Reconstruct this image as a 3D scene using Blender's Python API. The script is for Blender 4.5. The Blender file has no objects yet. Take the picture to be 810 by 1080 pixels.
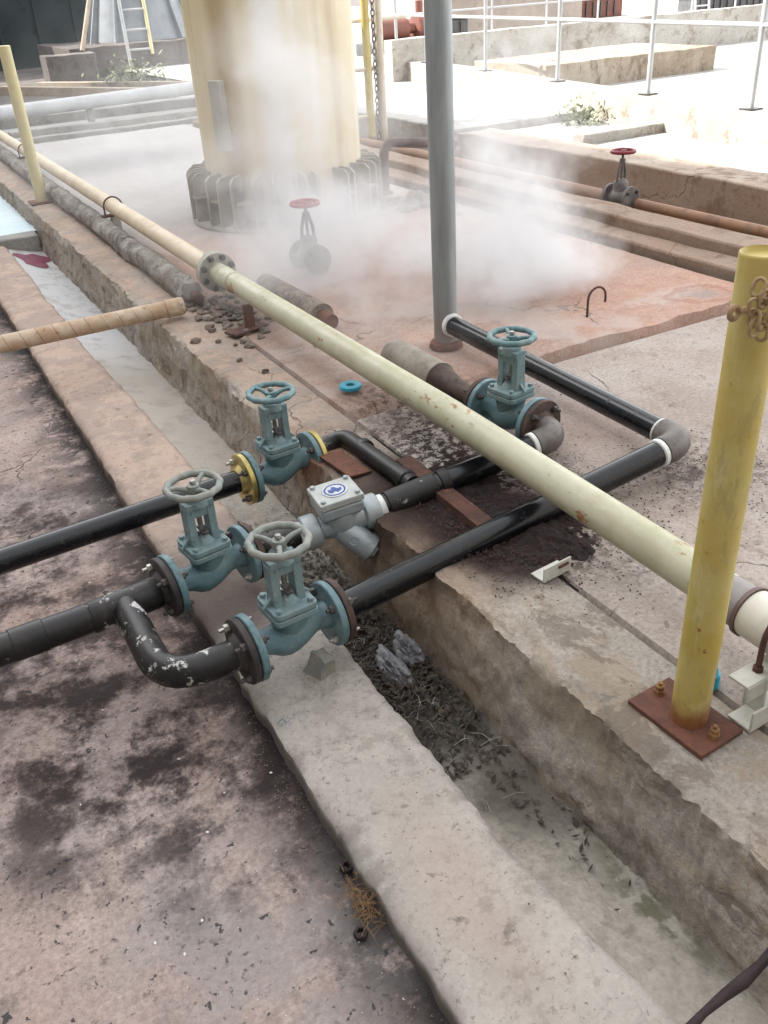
import bpy, bmesh, math, random
from mathutils import Vector, Matrix, Euler, noise as mn
random.seed(7)
SC = bpy.context.scene
COL = SC.collection
R = math.radians

# ------------------------------------------------------------------ node helper
class NT:
    def __init__(s, name, rough=.8, metal=0., spec=.4):
        s.m = bpy.data.materials.new(name); s.m.use_nodes = True
        s.t = s.m.node_tree; s.b = s.t.nodes['Principled BSDF']
        s.b.inputs['Roughness'].default_value = rough
        s.b.inputs['Metallic'].default_value = metal
        s.b.inputs['Specular IOR Level'].default_value = spec
        s.o = s.t.nodes.new('ShaderNodeTexCoord').outputs['Object']
    def n(s, k): return s.t.nodes.new(k)
    def lk(s, a, b):
        if hasattr(a, 'node'): s.t.links.new(a, b)
        elif isinstance(a, (tuple, list)) and len(a) == 3 and len(b.default_value) == 4: b.default_value = (*a, 1)
        else: b.default_value = a
    def scale(s, sc, v=None, off=(0, 0, 0), rot=(0, 0, 0)):
        x = s.n('ShaderNodeMapping'); s.lk(v or s.o, x.inputs[0])
        x.inputs['Scale'].default_value = sc if isinstance(sc, tuple) else (sc,)*3
        x.inputs['Location'].default_value = off; x.inputs['Rotation'].default_value = rot
        return x.outputs[0]
    def noise(s, sc, det=6, rough=.6, v=None, dist=0., col=False):
        x = s.n('ShaderNodeTexNoise'); s.lk(v or s.o, x.inputs['Vector'])
        x.inputs['Scale'].default_value = sc; x.inputs['Detail'].default_value = det
        x.inputs['Roughness'].default_value = rough; x.inputs['Distortion'].default_value = dist
        return x.outputs['Color' if col else 'Fac']
    def voro(s, sc, feat='F1', v=None, rnd=1.):
        x = s.n('ShaderNodeTexVoronoi'); x.feature = feat; s.lk(v or s.o, x.inputs['Vector'])
        x.inputs['Scale'].default_value = sc; x.inputs['Randomness'].default_value = rnd
        return x.outputs['Distance']
    def rng(s, f, a, b, c=0., d=1., smooth=True):
        x = s.n('ShaderNodeMapRange'); x.interpolation_type = 'SMOOTHSTEP' if smooth else 'LINEAR'
        s.lk(f, x.inputs[0])
        for i, q in enumerate((a, b, c, d)): x.inputs[1+i].default_value = q
        return x.outputs[0]
    def mix(s, f, a, b, mode='MIX'):
        x = s.n('ShaderNodeMix'); x.data_type = 'RGBA'; x.blend_type = mode
        s.lk(f, x.inputs[0]); s.lk(a, x.inputs[6]); s.lk(b, x.inputs[7]); return x.outputs[2]
    def math(s, op, a, b=0.):
        x = s.n('ShaderNodeMath'); x.operation = op; s.lk(a, x.inputs[0]); s.lk(b, x.inputs[1]); return x.outputs[0]
    def mul(s, a, b): return s.math('MULTIPLY', a, b)
    def xyz(s, v=None):
        x = s.n('ShaderNodeSeparateXYZ'); s.lk(v or s.o, x.inputs[0]); return x.outputs
    def warp(s, amt, sc, v=None):
        c = s.noise(sc, 4, .6, v, col=True)
        a = s.n('ShaderNodeVectorMath'); a.operation = 'SUBTRACT'; s.lk(c, a.inputs[0]); a.inputs[1].default_value = (.5, .5, .5)
        b = s.n('ShaderNodeVectorMath'); b.operation = 'MULTIPLY_ADD'; s.lk(a.outputs[0], b.inputs[0])
        b.inputs[1].default_value = (amt,)*3; s.lk(v or s.o, b.inputs[2]); return b.outputs[0]
    def dist(s, c, v=None, sc=(1, 1, 1)):
        b = s.n('ShaderNodeVectorMath'); b.operation = 'SUBTRACT'; s.lk(v or s.o, b.inputs[0]); b.inputs[1].default_value = c
        m = s.n('ShaderNodeVectorMath'); m.operation = 'MULTIPLY'; s.lk(b.outputs[0], m.inputs[0]); m.inputs[1].default_value = sc
        l = s.n('ShaderNodeVectorMath'); l.operation = 'LENGTH'; s.lk(m.outputs[0], l.inputs[0]); return l.outputs['Value']
    def blob(s, c, r0, r1, v=None, sc=(1, 1, 1)):      # 1 inside r0, 0 outside r1
        return s.rng(s.dist(c, v, sc), r0, r1, 1., 0.)
    def crack(s, sc, w, v=None, warp=.25):
        return s.rng(s.voro(sc, 'DISTANCE_TO_EDGE', s.warp(warp, 3., v)), 0., w, 1., 0.)
    def bump(s, h, st=.5, d=.01):
        x = s.n('ShaderNodeBump'); x.inputs['Strength'].default_value = st; x.inputs['Distance'].default_value = d
        s.lk(h, x.inputs['Height']); s.lk(x.outputs[0], s.b.inputs['Normal'])
    def col(s, c): s.lk(c, s.b.inputs['Base Color']); return s
    def rough(s, r): s.lk(r, s.b.inputs['Roughness']); return s

def paint(name, c1, c2, rough=.45, rust=0., rustc=(.16, .06, .03), dirt=.3, dirtc=(.06, .05, .045), sc=14, metal=0., scuff=0., scuffc=(.5, .5, .5), bump=.15, spec=.4):
    m = NT(name, rough, metal, spec)
    c = m.mix(m.rng(m.noise(sc, 5), .35, .65), c1, c2)
    d = m.rng(m.noise(sc*2.3, 8, .7), .5, .75)
    c = m.mix(m.mul(d, dirt), c, dirtc)
    if rust:
        r = m.rng(m.noise(sc*1.1, 9, .72, m.scale(1, off=(3, 7, 1))), .72-rust*.3, .78-rust*.3)
        c = m.mix(r, c, m.mix(m.noise(60), rustc, tuple(q*1.9 for q in rustc)))
    if scuff:
        f = m.rng(m.noise(sc*1.7, 10, .75, m.scale((1, 1, 1), off=(9, 2, 5))), .72-scuff*.3, .75-scuff*.3)
        c = m.mix(f, c, scuffc)
    m.col(c); m.rough(m.rng(d, 0, 1, rough, min(1, rough+.3)))
    m.bump(m.noise(sc*5, 6), bump, .004); return m.m

def concrete(name, cols, dark=.5, darkc=(.06, .05, .045), spots=.3, crack=0., cs=1.2, rough=.9, bump=.5, big=.9, grit=1., streak=None, extra=None, crackm=None, crackoff=(0, 0, 0)):
    m = NT(name, rough, 0, .25)
    base = m.noise(big, 7, .62, dist=.4)
    c = m.mix(m.rng(base, .38, .62), cols[0], cols[1])
    if len(cols) > 2: c = m.mix(m.rng(m.noise(big*1.7, 6, .6, m.scale(1, off=(5, 1, 2))), .48, .66), c, cols[2])
    v = m.scale(streak) if streak else None
    c = m.mix(m.mul(m.rng(m.noise(4.5, 12, .7, v), .52, .62), dark), c, darkc)
    c = m.mix(m.mul(m.rng(m.noise(3.1, 12, .74, m.scale(1, off=(4, 9, 2))), .5, .58), .4), c, cols[-1])
    c = m.mix(m.mul(m.rng(m.noise(22, 8, .75, v), .57, .63), spots), c, darkc)
    gr = m.noise(75, 6, .75); c = m.mix(m.mul(m.rng(gr, .35, .65), .5*grit), c, m.mix(.62, c, (.015, .012, .01)))
    c = m.mix(m.mul(m.rng(m.noise(48, 7, .75, m.scale(1, off=(2, 8, 4))), .56, .7), .4*grit), c, m.mix(.4, c, (.8, .76, .7)))
    c = m.mix(m.mul(m.rng(m.noise(11, 9, .75, m.scale(1, off=(7, 7, 1))), .58, .64), spots*.9), c, m.mix(.6, c, darkc))
    h = m.math('ADD', m.noise(9, 9, .68, v), m.mul(gr, .45))
    if crack:
        k = m.mul(m.crack(cs, .007), m.rng(m.noise(1.3, 2, .5, m.scale(1, off=crackoff)), .46, .56))
        if crackm: k = m.mul(k, crackm(m))
        c = m.mix(m.mul(k, crack), c, (.03, .022, .02)); h = m.math('SUBTRACT', h, m.mul(k, 1.2))
    if extra: c = extra(m, c)
    m.col(c); m.bump(h, bump, .012); return m.m

# ------------------------------------------------------------------ mesh helper
def basis(d):
    d = Vector(d).normalized(); a = Vector((0, 0, 1)) if abs(d.z) < .9 else Vector((1, 0, 0))
    u = d.cross(a).normalized(); return d, u, d.cross(u).normalized()
class MB:
    def __init__(s): s.bm = bmesh.new()
    def ringstack(s, rings, close=True, caps=True):
        bm = s.bm; vs = [[bm.verts.new(p) for p in r] for r in rings]; n = len(rings[0])
        for a, b in zip(vs, vs[1:]):
            for i in range(n if close else n-1):
                j = (i+1) % n; bm.faces.new((a[i], a[j], b[j], b[i]))
        if caps and close:
            bm.faces.new(list(reversed(vs[0]))); bm.faces.new(vs[-1])
        return s
    def box(s, c, sz, rot=(0, 0, 0), taper=1.):
        M = Matrix.Translation(c) @ Euler(rot).to_matrix().to_4x4()
        x, y, z = (q/2 for q in sz)
        lo = [M @ Vector(p) for p in ((-x, -y, -z), (x, -y, -z), (x, y, -z), (-x, y, -z))]
        hi = [M @ Vector(p) for p in ((-x*taper, -y*taper, z), (x*taper, -y*taper, z), (x*taper, y*taper, z), (-x*taper, y*taper, z))]
        return s.ringstack([lo, hi])
    def lathe(s, prof, p0=(0, 0, 0), ax=(0, 0, 1), seg=28, caps=True):
        d, u, w = basis(ax); p0 = Vector(p0)
        return s.ringstack([[p0 + d*t + (u*math.cos(2*math.pi*i/seg) + w*math.sin(2*math.pi*i/seg))*max(r, 1e-4) for i in range(seg)] for t, r in prof], caps=caps)
    def cyl(s, p0, p1, r0, r1=None, seg=24):
        p0, p1 = Vector(p0), Vector(p1); L = (p1-p0).length
        return s.lathe([(0, r0), (L, r0 if r1 is None else r1)], p0, p1-p0, seg)
    def tube(s, pts, r, seg=20, caps=True, closed=False):
        pts = [Vector(p) for p in pts]; n = len(pts); rs = r if isinstance(r, (list, tuple)) else [r]*n
        T = []
        for i in range(n):
            a = pts[(i-1) % n] if (closed or i) else pts[0]; b = pts[(i+1) % n] if (closed or i < n-1) else pts[-1]
            T.append((b-a).normalized())
        _, u, _ = basis(T[0]); rings = []
        for i in range(n):
            u = (u - T[i]*u.dot(T[i])).normalized(); w = T[i].cross(u)
            rings.append([pts[i] + (u*math.cos(2*math.pi*k/seg) + w*math.sin(2*math.pi*k/seg))*rs[i] for k in range(seg)])
        if closed:
            bm = s.bm; vs = [[bm.verts.new(p) for p in q] for q in rings]
            for i in range(n):
                a, b = vs[i], vs[(i+1) % n]
                for k in range(seg): j = (k+1) % seg; bm.faces.new((a[k], a[j], b[j], b[k]))
            return s
        return s.ringstack(rings, caps=caps)
    def torus(s, c, nrm, Rm, r, seg=40, sides=12, wav=0., lobes=0, flat=1.):
        d, u, w = basis(nrm); c = Vector(c); rings = []
        bm = s.bm
        for i in range(seg):
            a = 2*math.pi*i/seg; e = u*math.cos(a) + w*math.sin(a); RR = Rm + wav*math.cos(lobes*a)
            rings.append([bm.verts.new(c + e*(RR + r*math.cos(2*math.pi*k/sides)) + d*(r*flat*math.sin(2*math.pi*k/sides))) for k in range(sides)])
        for i in range(seg):
            A, B = rings[i], rings[(i+1) % seg]
            for k in range(sides): j = (k+1) % sides; bm.faces.new((A[k], A[j], B[j], B[k]))
        return s
    def prism(s, poly, p0, u, v, d):      # polygon in (u,v) extruded by vector d
        p0, u, v, d = Vector(p0), Vector(u), Vector(v), Vector(d)
        a = [p0 + u*x + v*y for x, y in poly]; return s.ringstack([a, [p + d for p in a]])
    def grid(s, f, nu, nv):
        bm = s.bm; V = [[bm.verts.new(f(i/nu, j/nv)) for j in range(nv+1)] for i in range(nu+1)]
        for i in range(nu):
            for j in range(nv): bm.faces.new((V[i][j], V[i+1][j], V[i+1][j+1], V[i][j+1]))
        return s
    def jitter(s, amp, sc):
        for v in s.bm.verts:
            v.co += mn.noise_vector(v.co*sc)*amp
        return s
    def build(s, name, mat, parent=None, origin=None, bevel=0., smooth=38, kind=None, label=None, cat=None, group=None):
        bm = s.bm; bmesh.ops.recalc_face_normals(bm, faces=bm.faces)
        if origin is not None: bmesh.ops.translate(bm, verts=bm.verts, vec=-Vector(origin))
        me = bpy.data.meshes.new(name); bm.to_mesh(me); bm.free()
        for p in me.polygons: p.use_smooth = True
        me.set_sharp_from_angle(angle=R(smooth))
        if isinstance(mat, (list, tuple)):
            for q in mat: me.materials.append(q)
        else: me.materials.append(mat)
        o = bpy.data.objects.new(name, me); COL.objects.link(o)
        if origin is not None: o.location = origin
        if parent: o.parent = parent
        if bevel:
            b = o.modifiers.new('bevel', 'BEVEL'); b.width = bevel; b.segments = 2; b.limit_method = 'ANGLE'; b.angle_limit = R(40)
        return tag(o, label, cat, group, kind)
def tag(o, label=None, cat=None, group=None, kind=None):
    if label: o['label'] = label
    if cat: o['category'] = cat
    if group: o['group'] = group
    if kind: o['kind'] = kind
    return o
def thing(name, loc, label, cat, rz=0., group=None, rx=0., ry=0.):
    o = bpy.data.objects.new(name, None); COL.objects.link(o); o.location = loc; o.rotation_euler = (rx, ry, rz)
    o.empty_display_size = .1
    return tag(o, label, cat, group)
def kids(o): return [c for c in bpy.data.objects if c.parent == o]
def copy_tree(o, parent=None):
    c = o.copy(); COL.objects.link(c)
    if parent: c.parent = parent
    for k in kids(o): copy_tree(k, c)
    return c
def fillet(pts, r, n=7):
    pts = [Vector(p) for p in pts]; out = [pts[0]]
    for a, b, c in zip(pts, pts[1:], pts[2:]):
        d1, d2 = (a-b).normalized(), (c-b).normalized()
        p, q = b + d1*r, b + d2*r
        for i in range(n+1):
            t = i/n; out.append(p*(1-t)**2 + b*2*t*(1-t) + q*t*t)
    out.append(pts[-1]); return out

# ------------------------------------------------------------------ materials
def floor_extra(m, c):
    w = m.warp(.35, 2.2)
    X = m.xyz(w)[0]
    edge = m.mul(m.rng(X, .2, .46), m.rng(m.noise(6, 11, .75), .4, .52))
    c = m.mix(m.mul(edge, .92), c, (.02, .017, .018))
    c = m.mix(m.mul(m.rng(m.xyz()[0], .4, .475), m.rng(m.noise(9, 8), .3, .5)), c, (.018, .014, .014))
    for p, r0, r1, sc in (((.1, 2.0, 0), .2, .75, (.8, 1, 1)), ((.1, 3.0, 0), .1, .55, (.9, .8, 1)), ((.3, 1.45, 0), .1, .4, (1, 1, 1)), ((-.1, 2.5, 0), .1, .5, (.7, 1, 1)), ((.1, 1.75, 0), .1, .4, (1, 1, 1))):
        c = m.mix(m.mul(m.mul(m.blob(p, r0, r1, w, sc), m.rng(m.noise(5, 12, .72, m.scale((1, 1, 1), off=(3, 1, 0))), .42, .6)), .92), c, (.03, .021, .021))
    gx = m.mul(m.blob((.15, 1.05, 0), .1, .5, w), m.rng(m.noise(5, 6), .35, .6))
    c = m.mix(m.mul(gx, .55), c, (.26, .25, .245))
    c = m.mix(m.mul(m.rng(m.noise(60, 4, .6, m.scale(1, off=(1, 3, 0))), .6, .66), m.mul(m.rng(m.noise(2.6, 5), .42, .58), .75)), c, (.06, .05, .05))
    spl = m.rng(m.noise(34, 4, .55, m.warp(.05, 20)), .64, .67)
    c = m.mix(m.mul(spl, .85), c, (.03, .03, .035))
    ringd = m.voro(13, 'F1', m.warp(.03, 25)); rg = m.mul(m.rng(m.math('ABSOLUTE', m.math('SUBTRACT', ringd, .3)), .02, .06, 1, 0), m.rng(m.noise(2.5, 3), .55, .65))
    c = m.mix(m.mul(rg, .6), c, (.05, .045, .045))
    fl = m.rng(m.voro(26, 'F1', m.warp(.03, 60)), .03, .06, 1, 0)
    c = m.mix(m.mul(fl, m.rng(m.noise(3.5, 5), .56, .62)), c, (.5, .48, .46)); return c
M_floor = concrete('floor_concrete', [(.46, .335, .29), (.37, .315, .3), (.5, .4, .36)], .4, (.085, .062, .058), .45, .9, 2.2, extra=floor_extra, bump=.8, crackm=lambda m: m.rng(m.xyz()[1], 2.5, 3.1))
def kerb_extra(m, c):
    Y = m.xyz()[1]
    c = m.mix(m.rng(Y, 1.9, 3.0, 0, .75), c, m.mix(m.rng(m.noise(5, 12, .75), .44, .54), (.46, .33, .26), (.34, .25, .21)))
    w = m.warp(.2, 5)
    c = m.mix(m.mul(m.blob((.55, 2.2, .06), .1, .42, w), .7), c, (.07, .045, .038))
    c = m.mix(m.mul(m.blob((.62, .95, .06), .02, .16, w, (1, .35, 1)), .4), c, (.38, .28, .23))
    c = m.mix(m.mul(m.blob((.505, 1.6, .055), .008, .03, m.warp(.03, 40)), m.rng(m.noise(150, 4), .45, .6)), c, (.13, .17, .2))
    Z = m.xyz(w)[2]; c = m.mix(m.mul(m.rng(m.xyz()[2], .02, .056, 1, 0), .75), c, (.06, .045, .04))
    c = m.mix(m.mul(m.rng(m.noise(16, 7, .7, m.warp(.08, 9)), .6, .66), .5), c, (.1, .085, .08))
    c = m.mix(m.mul(m.rng(m.noise(70, 6, .7), .6, .66), .6), c, (.09, .075, .065)); c = m.mix(m.mul(m.rng(m.noise(8, 12, .75, m.scale(1, off=(6, 6, 6))), .56, .6), .35), c, (.2, .17, .14)); return c
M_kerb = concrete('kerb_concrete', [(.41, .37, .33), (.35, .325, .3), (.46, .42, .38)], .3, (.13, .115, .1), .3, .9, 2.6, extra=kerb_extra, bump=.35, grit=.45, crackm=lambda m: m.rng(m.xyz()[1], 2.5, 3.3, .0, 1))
def wall_extra(m, c):
    v = m.scale((1, .6, 1.2), rot=(R(24), 0, 0))
    c = m.mix(m.mul(m.rng(m.noise(5, 11, .75, v, .5), .51, .56), .5), c, (.33, .255, .18))
    c = m.mix(m.mul(m.rng(m.noise(7, 9, .7, m.scale((1, .5, 1.3), off=(3, 3, 3), rot=(R(24), 0, 0)), .6), .56, .6), .55), c, (.13, .1, .08))
    w = m.warp(.2, 5)
    for p, r0, r1, sc, k, q in (((1.0, 2.0, .1), .15, .5, (1, .6, 1), .55, (.27, .165, .09)), ((1.0, 1.9, -.1), .02, .25, (1, .4, 1), .6, (.1, .08, .06)), ((1.06, 2.62, .25), .05, .2, (1, .8, 1), .8, (.3, .12, .05)),
                                ((1.15, 2.1, .25), .06, .34, (1, .6, 1), .85, (.05, .03, .025)), ((1.27, 1.76, .25), .1, .24, (1, .7, 1), 1., (.02, .01, .01)), ((1.27, 2.1, .25), .08, .26, (1, .6, 1), 1., (.02, .012, .01))):
        c = m.mix(m.mul(m.blob(p, r0, r1, w, sc), k), c, q)
    Y = m.xyz()[1]
    top = m.rng(m.xyz()[2], .225, .238)
    c = m.mix(m.mul(m.mul(top, m.rng(Y, 2.1, 3.2)), .65), c, m.mix(m.rng(m.noise(5, 12, .75), .44, .54), (.44, .31, .24), (.31, .24, .2)))
    c = m.mix(m.mul(m.mul(top, m.rng(Y, .9, .3, 0, 1)), .4), c, (.3, .2, .15))
    return c
M_wall = concrete('trench_wall_concrete', [(.42, .375, .325), (.36, .325, .285), (.48, .435, .385)], .4, (.13, .1, .075), .35, .7, 3.5, streak=(1, .7, 1.2), extra=wall_extra, bump=1., crackm=lambda m: m.rng(m.xyz()[1], 2.3, 3., .15, 1))
def pave_extra(m, c):
    w = m.warp(.3, 4)
    fine = m.math('MAXIMUM', m.rng(m.noise(30, 8, .72), .44, .56), m.blob((1.36, 1.85, .24), .12, .3, w))
    for p, r0, r1, k in (((1.42, 1.75, .24), .14, .4, 1.), ((1.4, 2.1, .24), .15, .45, 1.), ((1.5, 2.4, .24), .05, .45, .85), ((2.05, 1.72, .24), .02, .3, .7), ((1.55, 2.5, .24), .05, .35, .7), ((2.3, 1.55, .24), .02, .2, .6), ((1.6, 1.35, .24), .02, .2, .5)):
        c = m.mix(m.mul(m.mul(m.blob(p, r0, r1, w), fine), k), c, (.022, .011, .011))
    c = m.mix(m.mul(m.blob((1.9, 2.3, .24), .1, .5, w), .35), c, (.3, .2, .17))
    c = m.mix(m.mul(m.blob((1.5, .75, .24), .05, .3, w), .5), c, (.3, .17, .09))
    c = m.mix(m.mul(m.rng(m.noise(18, 6, .7, m.warp(.1, 8)), .61, .66), .55), c, (.1, .08, .075)); return c
M_pave = concrete('pavement_concrete', [(.42, .355, .31), (.36, .3, .262), (.46, .415, .38)], .3, (.17, .12, .1), .35, .9, 1.3, extra=pave_extra, bump=.45)
def slab_extra(m, c):
    w = m.warp(.35, 3)
    Y = m.xyz(w)[1]
    c = m.mix(m.mul(m.rng(m.noise(2.2, 7, .65), .5, .62), .6), c, (.42, .36, .33))
    c = m.mix(m.rng(Y, 5.0, 7.0, 0, .9), c, m.mix(m.noise(2, 6), (.47, .46, .45), (.3, .3, .3)))
    c = m.mix(m.mul(m.blob((2.1, 9.6, .24), .2, .9, w, (.6, 1, 1)), .6), c, (.2, .2, .2))
    c = m.mix(m.mul(m.blob((3.36, 2.95, .25), .03, .11, w), .7), c, (.24, .22, .21))
    c = m.mix(m.mul(m.rng(m.math('ABSOLUTE', m.math('SUBTRACT', m.dist((3.36, 2.95, .25), w), .13)), .01, .035, 1, 0), .4), c, (.25, .11, .08))
    c = m.mix(m.mul(m.mul(m.blob((1.6, 2.75, .25), .1, .4, w), m.rng(m.noise(30, 8, .72), .44, .56)), .75), c, (.03, .018, .017))
    c = m.mix(m.mul(m.blob((3.0, 5.7, .25), .1, .5, w), .7), c, (.12, .1, .09)); 
    c = m.mix(m.mul(m.blob((1.45, 4.3, .25), .1, .5, w), .6), c, (.14, .1, .085)); return c
M_slab = concrete('red_stained_concrete', [(.45, .275, .21), (.38, .28, .235), (.5, .34, .27)], .35, (.24, .13, .1), .25, .6, 1.1, extra=slab_extra, bump=.5)
def tf_extra(m, c):
    Y = m.xyz(m.warp(.3, 4))[1]; w = m.warp(.25, 6)
    c = m.mix(m.rng(Y, 2.9, 3.8, 0, .96), c, m.mix(m.rng(Y, 4.2, 5.2), m.mix(m.noise(5, 6), (.42, .38, .33), (.36, .33, .3)), (.46, .46, .465)))
    c = m.mix(m.mul(m.mul(m.rng(m.noise(7, 10, .72), .5, .6), m.rng(Y, 2.9, 3.8)), .45), c, (.24, .215, .19))
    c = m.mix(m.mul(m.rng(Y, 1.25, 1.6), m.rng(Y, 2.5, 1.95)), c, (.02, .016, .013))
    c = m.mix(m.mul(m.blob((.93, 1.2, -.05), .03, .22, w, (1, .6, 1)), .85), c, (.06, .052, .038))
    c = m.mix(m.mul(m.mul(m.blob((1.0, .78, -.05), .02, .12, w, (1.5, .4, 1)), m.rng(m.noise(25, 6), .4, .55)), .8), c, (.1, .1, .055))
    c = m.mix(m.mul(m.mul(m.rng(m.noise(40, 6, .7), .5, .6), m.mul(m.rng(Y, .4, 1.6), m.rng(Y, 3.2, 2.2))), .6), c, (.08, .07, .055)); return c
M_trench = concrete('trench_sediment', [(.38, .345, .3), (.32, .295, .26), (.42, .38, .33)], .35, (.14, .125, .105), .4, extra=tf_extra, bump=.25, grit=.7)
M_beam = concrete('stained_beam_concrete', [(.42, .34, .27), (.36, .3, .245), (.48, .42, .36)], .65, (.12, .075, .05), .45, .5, 1.2, bump=.5, extra=lambda m, c: m.mix(m.rng(m.xyz()[2], .335, .3, 0, .55), c, m.mix(m.noise(3, 6), (.24, .12, .07), (.1, .065, .045))))
M_white = concrete('pale_yard_concrete', [(.42, .41, .39), (.36, .35, .33), (.5, .49, .47)], .5, (.22, .2, .18), .3, .5, .6, bump=.3, big=.4)
M_bund = concrete('whitewashed_wall', [(.46, .44, .4), (.38, .35, .31), (.55, .53, .5)], .6, (.2, .16, .12), .3, bump=.4)
M_tan = concrete('stained_block_wall', [(.36, .3, .23), (.3, .24, .18), (.45, .4, .33)], .6, (.1, .07, .05), .5, streak=(1, 1, .4), bump=.5)
M_dirt = concrete('dark_soil', [(.09, .08, .075), (.13, .11, .1), (.17, .15, .14)], .6, (.04, .035, .03), .5, bump=.8, big=.5)
M_greyc = concrete('grey_rough_concrete', [(.34, .33, .31), (.27, .26, .25), (.4, .39, .37)], .55, (.1, .09, .085), .4, .4, 1., bump=.6)
M_barrel = paint('grey_brown_rusty_barrel', (.27, .24, .2), (.2, .17, .14), .7, .3, (.13, .065, .045), .5, (.08, .06, .05), 12)
M_rubble = concrete('rubble', [(.24, .195, .165), (.17, .14, .12), (.33, .28, .24)], .5, (.04, .035, .03), .5, bump=.9, big=6)

M_teal = paint('teal_valve_paint', (.095, .175, .2), (.14, .215, .232), .38, .1, (.1, .05, .03), .6, (.035, .05, .055), 16, scuff=.3, scuffc=(.2, .27, .28), bump=.5)
M_tealtop = paint('teal_valve_paint_toplit', (.145, .225, .24), (.19, .255, .262), .5, .12, (.1, .055, .03), .65, (.05, .055, .055), 20, scuff=.4, scuffc=(.28, .31, .29), bump=.5)  # paler teal copy: sky light on the valve tops put into the colour
M_wheel = paint('weathered_handwheel_paint', (.19, .215, .2), (.25, .25, .225), .6, .05, (.12, .08, .05), .45, (.1, .09, .08), 24, scuff=.35, scuffc=(.31, .31, .28))
M_wheelteal = paint('teal_handwheel_paint', (.095, .19, .205), (.15, .225, .23), .5, .03, (.12, .08, .05), .35, (.07, .08, .08), 24, scuff=.3, scuffc=(.3, .36, .35))
M_steel = paint('dull_steel', (.23, .22, .21), (.32, .31, .3), .35, .1, metal=.7, dirt=.5, sc=40)
M_bolt = paint('dark_bolt_steel', (.05, .045, .045), (.11, .1, .095), .45, .1, metal=.4, dirt=.4, sc=50)
M_boltz = paint('zinc_nut', (.4, .38, .34), (.5, .48, .45), .35, .1, metal=.7, dirt=.3, sc=50)
M_gasket = paint('black_counter_flange', (.022, .02, .02), (.05, .04, .035), .55, .2, (.07, .035, .025), .3, sc=20)
M_rustflange = paint('rusty_counter_flange', (.045, .03, .025), (.08, .05, .038), .7, .3, (.1, .045, .025), .5, (.02, .018, .016), sc=22)
M_gold = paint('yellow_passivated_flange', (.4, .32, .1), (.5, .42, .18), .3, .0, metal=.75, dirt=.45, dirtc=(.1, .08, .03), sc=14)
M_black = paint('black_pipe_paint', (.0035, .004, .006), (.008, .009, .011), .2, .0, dirt=.22, dirtc=(.035, .032, .03), sc=9, scuff=.12, scuffc=(.07, .065, .06), bump=.08, spec=.45)
M_blackscuff = paint('scuffed_black_pipe_paint', (.006, .006, .007), (.016, .014, .014), .4, .0, dirt=.5, dirtc=(.08, .06, .05), sc=11, scuff=.52, scuffc=(.5, .49, .47), bump=.25)
M_blackdirty = paint('dusty_black_pipe_paint', (.006, .006, .007), (.014, .013, .013), .4, .06, (.1, .05, .035), .5, (.07, .055, .05), sc=14, scuff=.3, scuffc=(.3, .3, .29), bump=.2)
M_elbow = paint('grey_brown_elbow', (.1, .085, .075), (.15, .13, .12), .5, .15, (.12, .06, .035), .4, sc=22)
M_tape = paint('white_sealing_tape', (.72, .72, .7), (.62, .62, .61), .6, dirt=.25, sc=30)
M_silver = paint('silver_trap_paint', (.3, .34, .36), (.37, .4, .41), .36, metal=.25, dirt=.3, dirtc=(.12, .13, .14), sc=18, scuff=.05, scuffc=(.5, .5, .5))
M_silvertop = paint('silver_trap_lid', (.36, .38, .37), (.44, .45, .43), .5, metal=.1, dirt=.3, dirtc=(.16, .15, .14), sc=25)
M_block = paint('wrapped_block', (.22, .23, .22), (.33, .3, .24), .4, .0, dirt=.6, dirtc=(.1, .12, .13), sc=18, scuff=.3, scuffc=(.5, .44, .34), bump=.5)
M_blue = paint('blue_emblem', (.03, .06, .24), (.05, .09, .3), .5, dirt=.2, sc=60)
M_badge = paint('white_badge', (.55, .57, .6), (.48, .5, .54), .5, dirt=.35, dirtc=(.2, .22, .3), sc=60)
def creamm():
    m = NT('pale_green_cream_paint', .42)
    v = m.scale((1, .25, 1))
    c = m.mix(m.rng(m.noise(4, 8, .7), .42, .56), (.39, .38, .255), (.45, .435, .315))
    c = m.mix(m.mul(m.rng(m.noise(9, 10, .75, v), .53, .6), .5), c, (.36, .33, .22))
    c = m.mix(m.mul(m.rng(m.noise(26, 9, .72, m.scale((1, .35, 1), off=(3, 3, 3))), .61, .64), .75), c, (.24, .2, .13))
    r = m.rng(m.noise(9, 9, .7, m.scale((1, .6, 1), off=(1, 7, 3))), .61, .64)
    c = m.mix(r, c, m.mix(m.noise(50), (.2, .085, .035), (.36, .2, .08)))
    c = m.mix(m.rng(m.noise(2.2, 8, .7, m.scale((1, .5, 1), off=(8, 1, 1))), .6, .68, 0, .6), c, (.45, .33, .16))
    m.col(c); m.rough(m.rng(m.noise(20, 8, .7), .4, .65, .35, .65)); m.bump(m.noise(70, 6), .15, .003); return m.m
M_cream = creamm()
M_tancream = paint('tan_cream_paint', (.6, .5, .36), (.52, .43, .3), .5, .05, (.3, .16, .08), .3, (.25, .2, .14), 4)
M_greypipe = paint('purple_grey_primer', (.2, .175, .18), (.26, .235, .23), .6, .1, dirt=.5, dirtc=(.12, .1, .1), sc=12)
M_whiterust = paint('white_paint_rust_freckles', (.56, .53, .45), (.6, .58, .52), .45, .3, (.3, .13, .05), .3, (.25, .18, .12), 9)
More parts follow.
